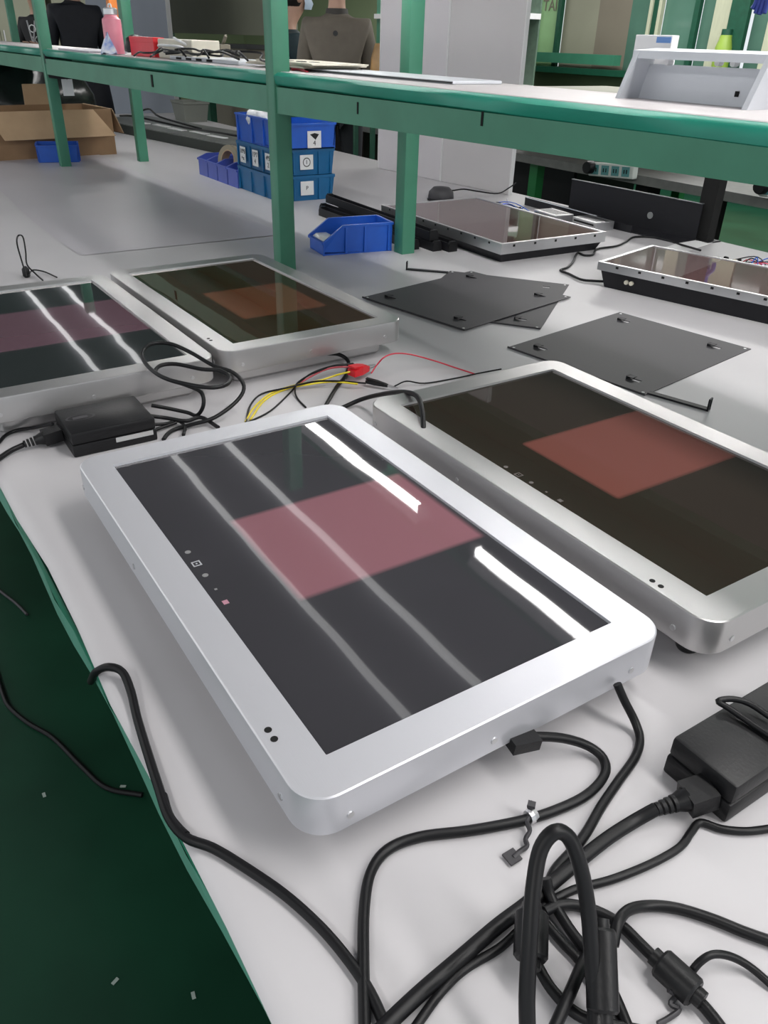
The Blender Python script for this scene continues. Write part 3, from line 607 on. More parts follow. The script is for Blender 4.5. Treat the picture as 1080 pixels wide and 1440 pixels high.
# stack of flat grey panels on the neighbouring bench
for k in range(6):
    z = .24+.018*k
    x0 = PY(733, 120, 3.9).x-.02*(k % 2); x1 = PY(870, 132, 3.9).x+.35+.03*((k*2) % 3)
    t = thing('metal_sheet', ('bottom', 'second lowest', 'third lowest', 'third from top', 'second from top', 'topmost')[k]+' flat grey panel of the stack on the neighbouring bench', 'panel', ((x0+x1)/2, 4.3, z), 0, 'flat grey panels stacked on the neighbouring bench')
    obj('panel', MB().box((-(x1-x0)/2, -.4+.02*(k % 3), 0), ((x1-x0)/2, .4, .015)), (M_taupe, M_greysheet, M_olive)[k % 3], t); obj('edge_strip', MB().box((-(x1-x0)/2, -.405+.02*(k % 3), .003), ((x1-x0)/2, -.4+.02*(k % 3), .012)), M_cream, t)
t = thing('carton', 'grey carton carrying the stack of flat panels', 'carton', (-4.0, 4.35, 0)); obj('carton_body', MB().box((-.75, -.35, 0), (.75, .35, .24), .004), M_taupe, t); obj('lid_seam', MB().box((-.75, -.352, .2), (.75, -.35, .205)), M_dark, t)

# black trough panel on the far bench edge
qa = PY(806, 263, 2.50); qb = PY(985, 291, 2.50)
tr = thing('black_trough', 'long black sheet metal trough with one pale dot at the bench rear', 'trough', ((qa.x+qb.x)/2, 2.50, 0), math.radians(2)); L = (qb.x-qa.x)/2; hh = .125
obj('back_wall', MB().box((-L, 0, 0), (L, .004, hh)), M_blackmetal, tr); obj('tray_floor', MB().box((-L, -.10, 0), (L, 0, .004)), M_blackmetal, tr); obj('front_lip', MB().box((-L, -.104, 0), (L-.2, -.10, .025)), M_blackmetal, tr)
obj('fold', MB().box((-L, -.004, hh-.002), (L, .008, hh)), mat('edge_grey', (.15, .16, .17), .4), tr)
obj('pale_dot', MB().lathe([(.012, -.003), (.012, 0)], c=(L*.32, 0, .052), n=14, axis='y'), mat('dull_grey', (.22, .23, .23), .5), tr)
lp = thing('black_post', 'black square post at the right rear edge of the bench', 'post', (-1.83, 2.55, 0)); 
obj('post', MB().box((-.032, -.02, 0), (.032, .02, .36)), M_hole, lp); obj('foot_plate', MB().box((-.05, -.035, 0), (.05, .035, .004)), M_blackmetal, lp)

# ------------------------------------------------------------------ things on the shelf
def at(x, y, z=SH+.001): return (x, y, z)
# sheet metal tray
q0 = P(866, 139, SH); q1 = P(1052, 148, SH)
ty = 1.20; xl = PY(866, 138, ty).x; xr = PY(1053, 147, ty).x; Wd = xr-xl
tray = thing('metal_tray', 'light grey sheet metal tray standing on its side on the shelf', 'tray', ((xl+xr)/2, ty, SH+.001)); L = Wd/2; HT = .074
def tilt(y, z): return y+z*.22
mb = MB(); k = .004
front = [(-L, 0, 0), (L, 0, 0), (L+.01, tilt(0, HT), HT), (-L+.012, tilt(0, HT), HT)]
back = [(x*.93+.012, y+.055, z) for x, y, z in front]
obj('back_panel', MB().loft([[(-L*.95, .05, .0), (L*.95, .05, .0), (L*.97+.008, tilt(.05, HT)-.012, HT-.02), (-L*.97+.012, tilt(.05, HT)-.012, HT-.02)], [(-L*.95, .054, .0), (L*.95, .054, .0), (L*.97+.008, tilt(.054, HT)-.012, HT-.02), (-L*.97+.012, tilt(.054, HT)-.012, HT-.02)]]), M_greysheet, tray)
obj('top_flange', MB().loft([[(-L+.010, tilt(0, HT)-.002, HT-.012), (L+.012, tilt(0, HT)-.002, HT-.012), (L+.012, tilt(.055, HT), HT-.002), (-L+.010, tilt(.055, HT), HT-.002)], [(-L+.010, tilt(0, HT)-.002, HT), (L+.012, tilt(0, HT)-.002, HT), (L+.012, tilt(.055, HT), HT+.004), (-L+.010, tilt(.055, HT), HT+.004)]]), M_greysheet, tray)
for s_ in (-1, 1):
    x0 = s_*L; x1 = s_*L+(.014 if s_ < 0 else .012)
    obj('side_flange', MB().loft([[(x0, -.002, 0), (x0-s_*.010, -.002, 0), (x0-s_*.006, .055, 0), (x0, .055, 0)], [(x1, tilt(-.002, HT), HT), (x1-s_*.010, tilt(-.002, HT), HT), (x1-s_*.006, tilt(.05, HT), HT), (x1, tilt(.05, HT), HT)]]), M_greysheet, tray)
for x, z in ((-L*.55, .058), (L*.2, .060), (L*.42, .060)): obj('stud', MB().lathe([(.005, -.012), (.005, 0)], c=(x, tilt(.05, z)-.006, z), n=8, axis='y'), M_white, tray)
obj('latch_hole', MB().box((L*.52, tilt(.05, .015)-.004, .014), (L*.57, tilt(.05, .015)-.001, .022)), M_hole, tray)
# second shallow panel with slots at the right
t = thing('slotted_panel', 'grey slotted panel standing beyond the metal tray at the right edge', 'panel', (xr+.17, 1.26, SH+.001)); 
obj('panel', MB().box((-.12, 0, 0), (.16, .006, .062)), M_greysheet, t)
for k in range(3): obj('slot', MB().box((-.10, -.0015, .008+.018*k), (.15, 0, .013+.018*k)), M_dark, t)
# white carton behind tray
q = PY(918, 60, 1.30); t = thing('small_carton', 'white paper carton with blue print peeking over the metal tray', 'carton', (q.x, 1.30, SH+.001)); 
hz = PY(920, 50, 1.30).z-SH; obj('carton_body', MB().box((-.042, 0, 0), (.042, .018, hz), .001), M_white, t); obj('blue_print', MB().box((.008, -.0008, hz-.012), (.040, 0, hz-.003)), mat('print_blue', (.12, .25, .55), .6), t)
# flat silver panels / paper stack in the middle of the shelf
t = thing('metal_sheet', 'flat silvery sheet lying on the shelf right of the paper stack', 'panel', at(-1.86, 1.21), math.radians(2)); obj('sheet', MB().box((-.34, -.07, 0), (.34, .07, .007), .002), M_greysheet, t); obj('edge_strip', MB().box((-.34, -.072, .002), (.34, -.07, .005)), M_dark, t)
for k in range(3):
    x0 = -2.30
    t = thing('paper_sheaf', ('lowest', 'middle', 'top')[k]+' cream paper sheaf of the pile on the shelf right of the middle post', 'papers', at(x0+.03*k, 1.19, SH+.0082+.0045*k), math.radians((0, 3, -2)[k]), 'cream paper sheaves on the shelf')
    obj('sheaf', MB().loft([[(-.18, -.08, 0), (.20, -.085, 0), (.20, .08, 0), (-.18, .075, 0)], [(-.18, -.078, .0042), (.195, -.085, .0038), (.20, .082, .0040), (-.18, .075, .0042)]]), M_cream, t)
    if k == 2:
        for j in range(4): obj('printed_mark', MB().box((-.05+.04*j, -.05+.02*(j % 2), .0041), (-.025+.04*j, -.03+.02*(j % 2), .0048)), M_ink, t)
c = obj('red_wire', MB().tube([PY(411, 97, 1.12), PY(420, 99, 1.12)+Vector((0, 0, .004)), PY(432, 102, 1.10)], .004), M_redw, smooth=60); tag(c, 'short red wire on the shelf beside the middle post', 'wire')
# bottle
bx = P(163, 80, SH); byy = 1.06; bxx = PY(163, 79, byy).x
t = thing('drink_bottle', 'pink drink bottle with silver cap on the shelf', 'bottle', at(bxx, byy)); R_ = .036
obj('bottle_body', MB().lathe([(.01, 0), (R_, .002), (R_, .108), (R_*.96, .118), (R_*.7, .126), (R_*.66, .132)], n=24), M_pink, t, smooth=40)
obj('cap', MB().lathe([(R_*.68, .132), (R_*.74, .134), (R_*.74, .152), (R_*.5, .156)], n=24), M_steel, t, smooth=40)
obj('carry_loop', MB().tube([(-.020, 0, .154), (-.014, 0, .166), (.014, 0, .166), (.020, 0, .154)], .003), M_white, t, smooth=60)
q = PY(157, 22, 1.3); t = thing('orange_dispenser', 'orange plastic item above the pink bottle', 'dispenser', (q.x-.01, 1.36-.05, SH+.001))
obj('body', MB().box((-.022, -.02, .11), (.022, .02, .26), .004), M_orange, t); obj('stem', MB().box((-.008, -.008, 0), (.008, .008, .11)), M_white, t)
# blue-white small bag
q = PY(143, 78, 1.0); t = obj('crumpled_wrapper', MB().loft([[(.05*k*math.cos(a)+.006*math.sin(3*a), .03*k*math.sin(a), z+.006*math.sin(4*a)) for a in [2*PI*i/12 for i in range(12)]] for k, z in ((1, 0.002), (.95, .015), (.6, .035), (.25, .055), (.1, .07))]), mat('blue_white_film', (.25, .36, .72), .3, col2=(.8, .82, .88), nscale=40), loc=at(q.x, 1.03), smooth=60)
tag(t, 'crumpled blue and white wrapper beside the pink bottle', 'wrapper')
q = PY(100, 74, 1.0); t = obj('flat_folder', MB().box((-.22, -.06, 0), (.28, .10, .006), .001), mat('lilac_paper', (.42, .40, .45), .6), loc=at(q.x, 1.06)); tag(t, 'flat lilac-grey folder on the shelf before the person in black', 'folder')
# red and cream boxes
xa = PY(189, 84, 1.10).x; xb = PY(222, 85, 1.10).x; xc = PY(270, 87, 1.10).x
t = thing('red_box', 'red square box on the shelf right of the pink bottle', 'box', at((xa+xb)/2, 1.12)); w = (xb-xa)/2
obj('box_body', MB().box((-w, -.03, 0), (w, .01, .062), .002), M_red, t); obj('box_lid', MB().box((-w-.001, -.031, .046), (w+.001, .011, .063), .001), M_red, t)
t = thing('cream_case', 'cream plastic case with handle beside the red box', 'case', at((xb+xc)/2+.012, 1.14)); w = (xc-xb)/2-.004
obj('case_body', MB().box((-w, -.04, 0), (w, .06, .060), .004), M_cream, t); obj('handle', MB().tube([(-w*.7, -.042, .030), (-w*.6, -.058, .040), (w*.6, -.058, .040), (w*.7, -.042, .030)], .004), M_white, t, smooth=60); obj('seam', MB().box((-w, -.0412, .027), (w, -.04, .029)), M_taupe, t)
# tangle of cables and a flat grey device on the shelf
t = thing('flat_device', 'grey flat device under the black cables on the shelf', 'device', at(-2.78, 1.15), math.radians(3)); obj('device_body', MB().box((-.26, -.06, 0), (.26, .08, .012), .003), M_greysheet, t)
for k in range(4): obj('port', MB().box((-.2+.08*k, -.062, .003), (-.16+.08*k, -.06, .009)), M_hole, t)
for k in range(5):
    pts = []; x = -3.22+.1*k
    for j in range(9): pts.append((x+.065*j+random.uniform(-.02, .02), 1.03+.02*k+random.uniform(-.025, .03), SH+.006+(random.uniform(.002, .022) if j not in (0, 8) else 0)+(.012 if x+.065*j > -3.05 else 0)))
    c = obj('black_cable', MB().tube(pts, .0032, n=6), M_cable, smooth=60); tag(c, ('leftmost thin black cable of the shelf tangle, crossing the cream case', 'second thin black cable from the left in the shelf tangle', 'middle thin black cable of the shelf tangle', 'second thin black cable from the right in the shelf tangle', 'rightmost thin black cable of the shelf tangle, nearest the middle post')[k], 'cable', 'black cables tangled on the shelf')
pts = [(-3.12+.03*j, 1.10+.02*math.sin(j), SH+.02+.045*math.sin(PI*j/8)) for j in range(9)]
c = obj('white_cable', MB().tube(pts, .004, n=6), M_paper, smooth=60); tag(c, 'white cable looping over the shelf beside the cream case', 'cable')
t = thing('small_adapter', 'dark clip device standing among the cables on the shelf', 'device', at(-2.95, 1.24)); obj('body', MB().box((-.02, -.02, 0), (.02, .02, .05), .004).bar((0, 0, .05), (.03, 0, .075), .008, .008), M_taupe, t)
q = PY(200, 54, 1.3); t = thing('dark_mouse', 'dark rounded item lying behind the red box', 'device', at(q.x, 1.27)); obj('shell', MB().lathe([(.05, 0), (.052, .02), (.04, .055), (.02, .066), (.0, .068)], n=16), M_black, t, smooth=50)
# hanging light blue sheet at the left
q = PY(28, 35, 1.6); t = thing('plastic_sheet', 'translucent light blue sheet propped up between the left posts', 'sheet', (q.x, 1.18, SH+.001)); t.rotation_euler = (0, 0, math.radians(30))
obj('sheet', MB().loft([[(-.12, 0, 0), (.10, 0, 0), (.08, .05, .19), (-.10, .05, .23)], [(-.12, .004, 0), (.10, .004, 0), (.08, .054, .19), (-.10, .054, .23)]]), mat('pale_blue_sheet', (.42, .52, .60), .25, noise=.3, nscale=9), t)

# ------------------------------------------------------------------ electronics at the rear
def cluster(label, loc, yaw, W, D, n, seed, led=False):
    rnd = random.Random(seed); t = thing('circuit_board', label, 'circuit board', loc, yaw)
    obj('board', MB().box((-W/2, -D/2, 0), (W/2, D/2, .003)), M_pcb, t)
    for k in range(n):
        x = rnd.uniform(-W/2+.015, W/2-.015); y = rnd.uniform(-D/2+.012, D/2-.012); c = rnd.random()
        if c < .35: obj('capacitor', MB().lathe([(.006, .003), (.006, .018), (.004, .02)], c=(x, y, 0), n=10), rnd.choice((M_steel, M_black, M_cream)), t, smooth=40)
        elif c < .7: obj('chip', MB().box((x-.010, y-.008, .003), (x+.010, y+.008, .007)), rnd.choice((M_black, M_greysheet)), t)
        else: obj('connector', MB().box((x-.010, y-.004, .003), (x+.010, y+.004, .014)), rnd.choice((M_paper, M_cream, M_blue)), t)
    for k in range(n//2):
        a = Vector((rnd.uniform(-W/2, W/2), rnd.uniform(-D/2, D/2), .012)); b = Vector((rnd.uniform(-W/2, W/2), rnd.uniform(-D/2, D/2), .012)); m_ = (a+b)/2+Vector((rnd.uniform(-.03, .03), rnd.uniform(-.03, .03), rnd.uniform(.008, .035)))
        obj('jumper_wire', MB().tube([a, m_, b], .0018, n=5), rnd.choice((M_cable, M_cable, M_cable, M_redw, M_paper, M_blue)), t, smooth=60)
    if led: obj('blue_led', MB().lathe([(.006, .01), (.007, .02), (.003, .028)], c=(0, -D*.1, 0), n=10), M_blueled, t)
q = P(745, 285, .0); cluster('cluttered circuit board with a blue light behind the rear LCD module', (-2.55, 2.24, 0), math.radians(-5), .30, .12, 26, 3, True)
cluster('cluttered circuit board with a blue light behind the right LCD module', (-1.42, 2.31, 0), math.radians(12), .34, .13, 30, 5, True)
for k, (u, v, lab) in enumerate(((793, 303, 'left'), (835, 313, 'right'))):
    q = P(u, v, 0); t = thing('power_module', lab+' silver perforated power module behind the rear LCD module', 'power supply', ((-2.335, 2.30, 0), (-2.165, 2.34, 0))[k], math.radians(-5), 'silver power modules behind the LCD module')
    obj('case', MB().box((-.065, -.045, 0), (.065, .045, .032), .002), M_steel, t)
    obj('side_opening', MB().box((-.055, -.0465, .006), (.055, -.045, .012)).box((-.055, -.0465, .018), (.055, -.045, .024)), M_hole, t)
    for j in range(10): obj('vent_slot', MB().box((-.055+.011*j, -.03, .032), (-.050+.011*j, .03, .0325)), M_dark, t)
t = thing('black_rail', 'slim black rail lying behind the silver power modules', 'rail', (-2.42, 2.42, 0), math.radians(-4)); obj('rail', MB().box((-.22, -.012, 0), (.22, .012, .03)), M_blackmetal, t); obj('rail_edge', MB().box((-.22, -.013, .03), (.22, -.010, .033)), M_greysheet, t)
t = thing('speaker_dome', 'dark grey domed device beside the rear LCD module', 'device', (-2.88, 2.16, 0)); obj('dome', MB().lathe([(.05, 0), (.055, .012), (.052, .035), (.035, .052), (.0, .056)], n=20), M_plate, t, smooth=50); obj('base_ring', MB().lathe([(.058, 0), (.058, .006), (.05, .007)], n=20), M_black, t)
q = P(965, 345, 0); s = obj('paper_sheet', MB().loft([[(*P(u, v, .001).xy, zz) for u, v in ((925, 352), (985, 330), (1003, 341), (960, 356))] for zz in (.001, .0022)]), M_paper); tag(s, 'white sheet on the bench before the black trough', 'sheet')

# ------------------------------------------------------------------ power adapters
def iec_plug(mb_name, loc, yaw, label=None, parent=None, dirv=(0, -1)):
    pass
def brick(label, x0, x1, y0, y1, h, logo=False, sticker=False, yaw=0.):
    cx, cy = (x0+x1)/2, (y0+y1)/2; t = thing('power_adapter', label, 'power adapter', (cx, cy, 0), yaw); w, d = (x1-x0)/2, (y1-y0)/2
    obj('case_lower', MB().box((-w, -d, 0), (w, d, h*.5), .003), M_black, t, smooth=40); obj('case_upper', MB().box((-w+.0005, -d+.0005, h*.5), (w-.0005, d-.0005, h), .004), M_black, t, smooth=40)
    if logo:
        lg = MB()
        for k in range(20):
            a, b = 2*PI*k/20, 2*PI*(k+1)/20; f = lambda r, a: (-w*.05+r*.010*math.cos(a), -d*.55+r*.020*math.sin(a), h+.0004)
            lg.add([f(1, a), f(1.2, a), f(1.2, b), f(1, b)], [(0,1,2,3)])
        obj('moulded_oval', lg, M_plate, t)
        obj('moulded_bars', MB().box((-w*.05-.005, -d*.55-.012, h), (-w*.05+.005, -d*.55+.012, h+.0004)), M_plate, t)
    if sticker: obj('rating_sticker', MB().box((w, 0, .012), (w+.0005, d*.9, .020)), mat('sticker_grey', (.45, .45, .45), .5), t)
    return t
br1 = brick('black power adapter with moulded oval mark before the left monitor', -1.315, -1.205, .205, .342, .042, True, True)
br2 = brick('black power adapter at the right frame edge in the foreground', -.282, -.212, .512, .68, .046)
def plug(label, a, b, parentless=True, r=.0115):
    a = Vector(a); b = Vector(b); t = thing('mains_plug', label, 'plug', b); a = a-b; d = a.normalized(); o = Vector((0, 0, 0)); side = d.cross(Vector((0, 0, 1))).normalized()
    L = a.length
    obj('plug_head', MB().bar(a, a-d*(L*.45), .026, .020), M_black, t); obj('plug_taper', MB().tube([a-d*(L*.42), a-d*(L*.62)], lambda k: .0115-.004*k, n=10, smooth=False), M_black, t, smooth=60)
    for k in range(4): c = a-d*(L*(.64+.09*k)); obj('strain_ring', MB().tube([c+d*.0016, c-d*.0016], .0078-.0006*k, n=10, smooth=False), M_black, t, smooth=40)
    return t
plug('ribbed mains plug pushed into the left power adapter', (-1.272, .203, .019), P(30, 626, .012))
plug('ribbed mains plug pushed into the right foreground adapter', P(1000, 1112, .022), P(918, 1140, .012))

# ------------------------------------------------------------------ cables
def cable(label, pts, r, m=M_cable, n=8, name='power_cable', cat='cable', group=None, sub=5):
    w = [P(q[0], q[1], q[2] if len(q) > 2 else r*1.05) for q in pts]; o0 = w[0]
    o = obj(name, MB().tube([q-o0 for q in w], r, n=n, sub=sub), m, smooth=60, loc=o0); return tag(o, label, cat, group)
R1 = .0044
cable('black cable running along and over the front left bench edge', [(128, 958, -.03), (135, 945, .0), (152, 938, .012), (172, 945, .012), (184, 972, .008), (193, 1010), (208, 1060), (224, 1110), (238, 1150), (262, 1178), (300, 1193), (345, 1220), (400, 1258), (450, 1303), (490, 1350), (520, 1395), (545, 1450)], R1)
cable('second black cable glued to the bench edge beside the longer one', [(230, 1118, .004), (238, 1145, .004), (250, 1162, .004), (262, 1174, .006)], .0035)
cable('thick black video cable curving out below the nearest monitor', [(725, 1040, .03), (752, 1036, .03), (790, 1038, .022), (825, 1048, .012), (848, 1066, .006), (850, 1090), (825, 1118), (780, 1140), (730, 1155), (660, 1168), (590, 1177), (545, 1195), (521, 1228), (512, 1280), (511, 1350), (513, 1450)], .0046)
plug_ = obj('video_plug', MB().bar((0, 0, 0), Vector(P(752, 1036, .03))-Vector(P(715, 1044, .034)), .022, .012), M_black, loc=P(715, 1044, .034)); tag(plug_, 'flat black connector plugged under the nearest monitor', 'connector')
cable('double thick mains cable from the foreground adapter plug to the bottom', [(922, 1138, .013), (890, 1156), (850, 1182), (800, 1222), (745, 1268), (700, 1302), (650, 1345), (600, 1388), (560, 1425), (535, 1450)], .0062)
cable('black cable rising to the corner of the nearest monitor', [(868, 962, .045), (878, 985, .03), (893, 1015, .012), (900, 1040), (893, 1065), (870, 1098), (845, 1135), (825, 1170), (806, 1195), (780, 1225), (765, 1262)], R1)
cable('thinner black lead running from the right adapter down to the bottom', [(1085, 1165), (1050, 1169), (1015, 1166), (985, 1157), (972, 1170), (955, 1192), (915, 1215), (860, 1237), (805, 1252), (760, 1278), (728, 1310), (700, 1335), (655, 1362), (620, 1395), (580, 1450)], .0036)
cable('black cable arching over the foreground adapter', [(1085, 1010, .052), (1055, 990, .054), (1030, 983, .056), (1010, 986, .055), (1025, 996, .052), (1060, 1020, .050), (1090, 1040, .050)], .0030)
cable('tall upright loop of black cable in the foreground', [(742, 1460, .03), (741, 1400, .05), (745, 1320, .075), (750, 1250, .095), (760, 1195, .11), (780, 1170, .118), (800, 1178, .112), (815, 1215, .098), (826, 1270, .075), (832, 1340, .05), (836, 1400, .03), (838, 1460, .02)], .0056, n=12)
cable('slim black cable bending behind the upright loop', [(768, 1235, .02), (775, 1262, .010), (800, 1305), (830, 1345), (860, 1392), (885, 1450)], R1)
cable('black cable crossing steeply through the upright loop', [(778, 1450, .02), (800, 1400, .02), (822, 1350, .016), (838, 1330, .01)], R1)
cable('black cable with a ferrite bead curling at the lower right', [(765, 1282, .01), (785, 1273, .008), (808, 1273, .006), (840, 1282), (872, 1300), (905, 1332), (925, 1352), (950, 1378), (985, 1410), (1010, 1440), (1020, 1456)], R1)
cable('black cable sweeping right past the ferrite bead', [(862, 1330, .008), (868, 1300, .014), (882, 1281, .012), (910, 1274, .006), (950, 1277), (1000, 1292), (1045, 1310), (1090, 1326)], R1)
cable('thin black cable arching at the lower right corner', [(968, 1372, .006), (985, 1352, .014), (1004, 1342, .016), (1030, 1346, .012), (1058, 1362, .006), (1090, 1390)], .0030)
cable('black cable sagging below the ferrite at the bottom edge', [(752, 1350), (775, 1390), (810, 1425), (850, 1440), (900, 1450)], R1)
cable('black cable crossing under the loop toward the bottom', [(760, 1290), (790, 1325), (815, 1352), (845, 1400), (868, 1450)], .0036)
def barrel(label, a, b, r):
    a = Vector(a); b = Vector(b); t = thing('ferrite_bead', label, 'ferrite bead', a); b = b-a; d = b.normalized(); z = Vector((0, 0, 0))
    obj('core', MB().tube([z, z+d*.002, b-d*.002, b], lambda k: r*(.86 if k in (0, 1) else 1), n=14, smooth=False), M_black, t, smooth=35)
    obj('collar', MB().tube([z-d*.006, z], r*.6, n=12, smooth=False).tube([b, b+d*.006], r*.6, n=12, smooth=False), M_black, t, smooth=35)
barrel('black ferrite bead on the cable at the lower right', P(928, 1352, .011), P(978, 1398, .011), .0115)
barrel('upright black ferrite bead beside the right leg of the cable loop', P(844, 1305, .05), P(848, 1425, .025), .011)
barrel('short black ferrite bead at the left foot of the cable loop', P(748, 1282, .03), P(746, 1350, .022), .0125)
# twist tie on the video cable
t = thing('twist_tie', 'silvery black wire tie knotted round the video cable', 'cable tie', P(747, 1148, .005)); o0 = t.location
tie = [P(749, 1128, .016), P(744, 1134, .012), P(748, 1143, .010), P(741, 1155, .007), P(745, 1168, .007), P(739, 1180, .005), P(741, 1190, .004), P(730, 1198, .004), P(722, 1206, .003)]
obj('tie_strip', MB().tube([q-o0 for q in tie], .0022, n=6), M_plate, t, smooth=60)
obj('tie_end', MB().box((-.006, -.006, 0), (.006, .006, .002)).moved(TR(*(P(720, 1206, .002)-o0))), M_plate, t); obj('tie_end', MB().bar(P(742, 1130, .018)-o0, P(753, 1133, .018)-o0, .006, .003), M_plate, t)
obj('tie_knot', MB().lathe([(.0062, -.004), (.0068, 0), (.0062, .004)], c=(0, 0, .001), n=10, axis='y'), M_steel, t)
t = thing('twist_tie', 'thin silver tie twisted below the ferrite bead at the bottom right', 'cable tie', P(945, 1405, .004)); o0 = t.location
obj('tie_strip', MB().tube([q-o0 for q in (P(940, 1392, .01), P(950, 1400, .006), P(943, 1412, .004), P(955, 1420, .004), P(940, 1432, .004), P(925, 1440, .004))], .002, n=6), M_plate, t, smooth=60)
# left adapter cables
cable('thick cable leaving the left plug toward the frame edge', [(34, 625, .011), (15, 634, .008), (-5, 648, .006), (-30, 670, .005)], R1)
cable('thin lead behind the left plug bending to the frame edge', [(74, 596, .03), (50, 601, .012), (25, 605, .006), (8, 612, .005), (-4, 625, .004), (-25, 640, .004)], .0030)
cable('coiled output lead lying beside the left adapter', [(213, 570, .03), (235, 574, .022), (263, 580, .012), (277, 584, .01), (286, 570, .03), (283, 552, .05), (263, 542, .07), (238, 534, .082), (219, 524, .085), (226, 514, .088), (248, 512, .088), (283, 519, .088), (308, 521, .085), (323, 530, .08), (318, 541, .08), (295, 545, .082), (262, 540, .086), (230, 531, .088), (208, 515, .09), (200, 498, .095), (212, 484, .10), (238, 483, .098), (267, 495, .092), (300, 514, .08), (328, 524, .07), (343, 543, .05), (333, 564, .03), (302, 587, .014), (270, 597, .008), (248, 603), (236, 610), (230, 618)], .0036)
cable('short lead below the coil tucked under the nearest monitor', [(212, 585, .022), (235, 588, .014), (262, 592, .01), (283, 587, .008), (307, 601, .006)], .0036)
cable('third lead curling back beside the left adapter', [(210, 597, .014), (232, 596, .010), (250, 592, .008), (260, 600, .006), (258, 612, .006)], .0030)
cable('thin lead along the foot of the left adapter', [(175, 620, .003), (200, 612, .004), (225, 602, .006), (248, 594, .008)], .0030)
# cable between the two near monitors
cable('black cable arching between the two near monitors', [(480, 574), (513, 560, .02), (553, 552, .06), (578, 553, .085), (590, 563, .095), (595, 590, .085), (595, 620, .06), (594, 650, .02)], .0042)
cable('black cable dropping from the amber monitor toward the nearest one', [(460, 497, .03), (478, 499, .02), (490, 509, .010), (487, 527), (473, 545), (457, 572)], .0040)
cable('dark cable crumpled under the right monitor corner', [(955, 895, .03), (957, 908, .012), (970, 914, .006), (985, 908, .006), (992, 900, .02)], R1)
# bench test leads
for k, (pts, m_, lb_) in enumerate((
    ([(345, 593), (358, 572), (383, 552), (418, 541, .01), (450, 535, .015), (475, 527, .02), (492, 523, .022)], M_yellow, 'upper yellow wire leading to the red clip'),
    ([(352, 590), (372, 563), (400, 548), (432, 541, .01), (467, 537, .012), (503, 540, .012)], M_yellow, 'lower yellow wire passing under the red clip'),
    ([(346, 594), (352, 570), (368, 554), (400, 546, .01), (440, 537, .014), (475, 536, .014), (515, 539, .012)], M_cable, 'black wire lying along the yellow wires'),
    ([(344, 596), (380, 578), (410, 550), (418, 540, .01), (440, 524, .02), (470, 514, .02), (497, 511, .02)], M_cable, 'black wire arching above the yellow wires'),
    ([(430, 573), (418, 560), (415, 548, .008), (420, 537, .014), (445, 523, .02), (485, 513, .02), (513, 514, .02)], M_cable, 'short black wire curling down toward the nearest monitor'),
    ([(412, 548), (428, 535, .012), (460, 519, .02), (490, 516, .02), (520, 518, .02)], mat('pink_wire', (.45, .08, .10), .4), 'dull pink wire beside the black test wires'))):
    cable(lb_, pts, .0018, m_, n=6, name='test_wire', cat='wire')
cable('bright red test lead running right from the red clip', [(522, 525, .02), (531, 512, .035), (541, 502, .05), (557, 497, .05), (580, 499, .035), (613, 508, .015), (640, 517, .006), (668, 526, .004)], .0015, M_redw, n=6, name='test_wire', cat='wire')
cable('thin black test lead running right from the black clip', [(555, 543, .01), (572, 536, .012), (597, 539, .004), (640, 532, .003), (673, 525, .005), (705, 519, .008)], .0015, M_cable, n=6, name='test_wire', cat='wire')
def clip(label, a, b, m, w):
    a = Vector(a); b = Vector(b); t = thing('alligator_clip', label, 'clip', a); b = b-a; d = b.normalized(); s = d.cross(Vector((0, 0, 1))).normalized(); L = b.length; up = Vector((0, 0, 1))
    pr = lambda c, ww, hh: [tuple(c+s*ww+up*0), tuple(c+s*ww+up*hh), tuple(c-s*ww+up*hh), tuple(c-s*ww)]
    z = Vector((0, 0, 0))
    obj('grip', MB().loft([pr(z, w*.9, w*1.1), pr(d*L*.3, w*1.1, w*1.4), pr(d*L*.6, w*.7, w), pr(d*L*.68, w*.5, w*.8)]), m, t); obj('grip_flap', MB().loft([pr(up*w*1.5, w*.8, w*.3), pr(d*L*.35+up*w*1.2, w*.8, w*.3), pr(d*L*.55+up*w*.9, w*.5, w*.3)]), m, t)
    obj('jaw', MB().loft([pr(d*L*.6, w*.45, w*.35), pr(b, w*.2, w*.2)]), M_steel, t); obj('jaw', MB().loft([pr(d*L*.6+up*w*.5, w*.45, w*.35), pr(b+up*w*.25, w*.2, w*.2)]), M_steel, t)
clip('red insulated alligator clip on the test leads', P(494, 529, .012), P(528, 516, .014), M_red, .0115)
clip('black insulated alligator clip beside the red one', P(515, 538, .008), P(560, 547, .006), M_black, .0055)
# loops at the back and right
cable('thin black wire loop standing behind the left monitor', [(37, 388, .01), (30, 365, .05), (24, 343, .085), (25, 332, .095), (32, 333, .095), (36, 353, .06), (38, 372, .03), (50, 385, .012), (60, 394, .008)], .0022, n=6, name='wire_loop', cat='wire')
cable('thin black wire tail lying behind the left monitor', [(40, 388, .008), (46, 380, .012), (62, 382, .006), (80, 390, .004)], .0020, n=6, name='wire_loop', cat='wire')
t = obj('wire_plug', MB().lathe([(.006, 0), (.010, .004), (.010, .022), (.004, .03)], n=10), M_black, loc=P(38, 390, .0), smooth=50); tag(t, 'small black plug at the foot of the wire loop', 'plug')
cable('black angular cable beside the right LCD module', [(856, 396, .01), (835, 395, .006), (817, 393, .005), (800, 385), (788, 380), (798, 376), (806, 368), (812, 356), (822, 359), (834, 358), (840, 350), (866, 346), (880, 340), (894, 333), (929, 335), (954, 343), (985, 352, .02)], .0036)
cable('looped black wire beside the dark domed device', [(655, 281, .004), (630, 290, .004), (610, 283, .004), (607, 272, .006), (618, 266, .01), (635, 268, .03), (652, 266, .03), (672, 269, .02), (700, 272, .02), (716, 264, .05), (726, 257, .07)], .0030, n=6)
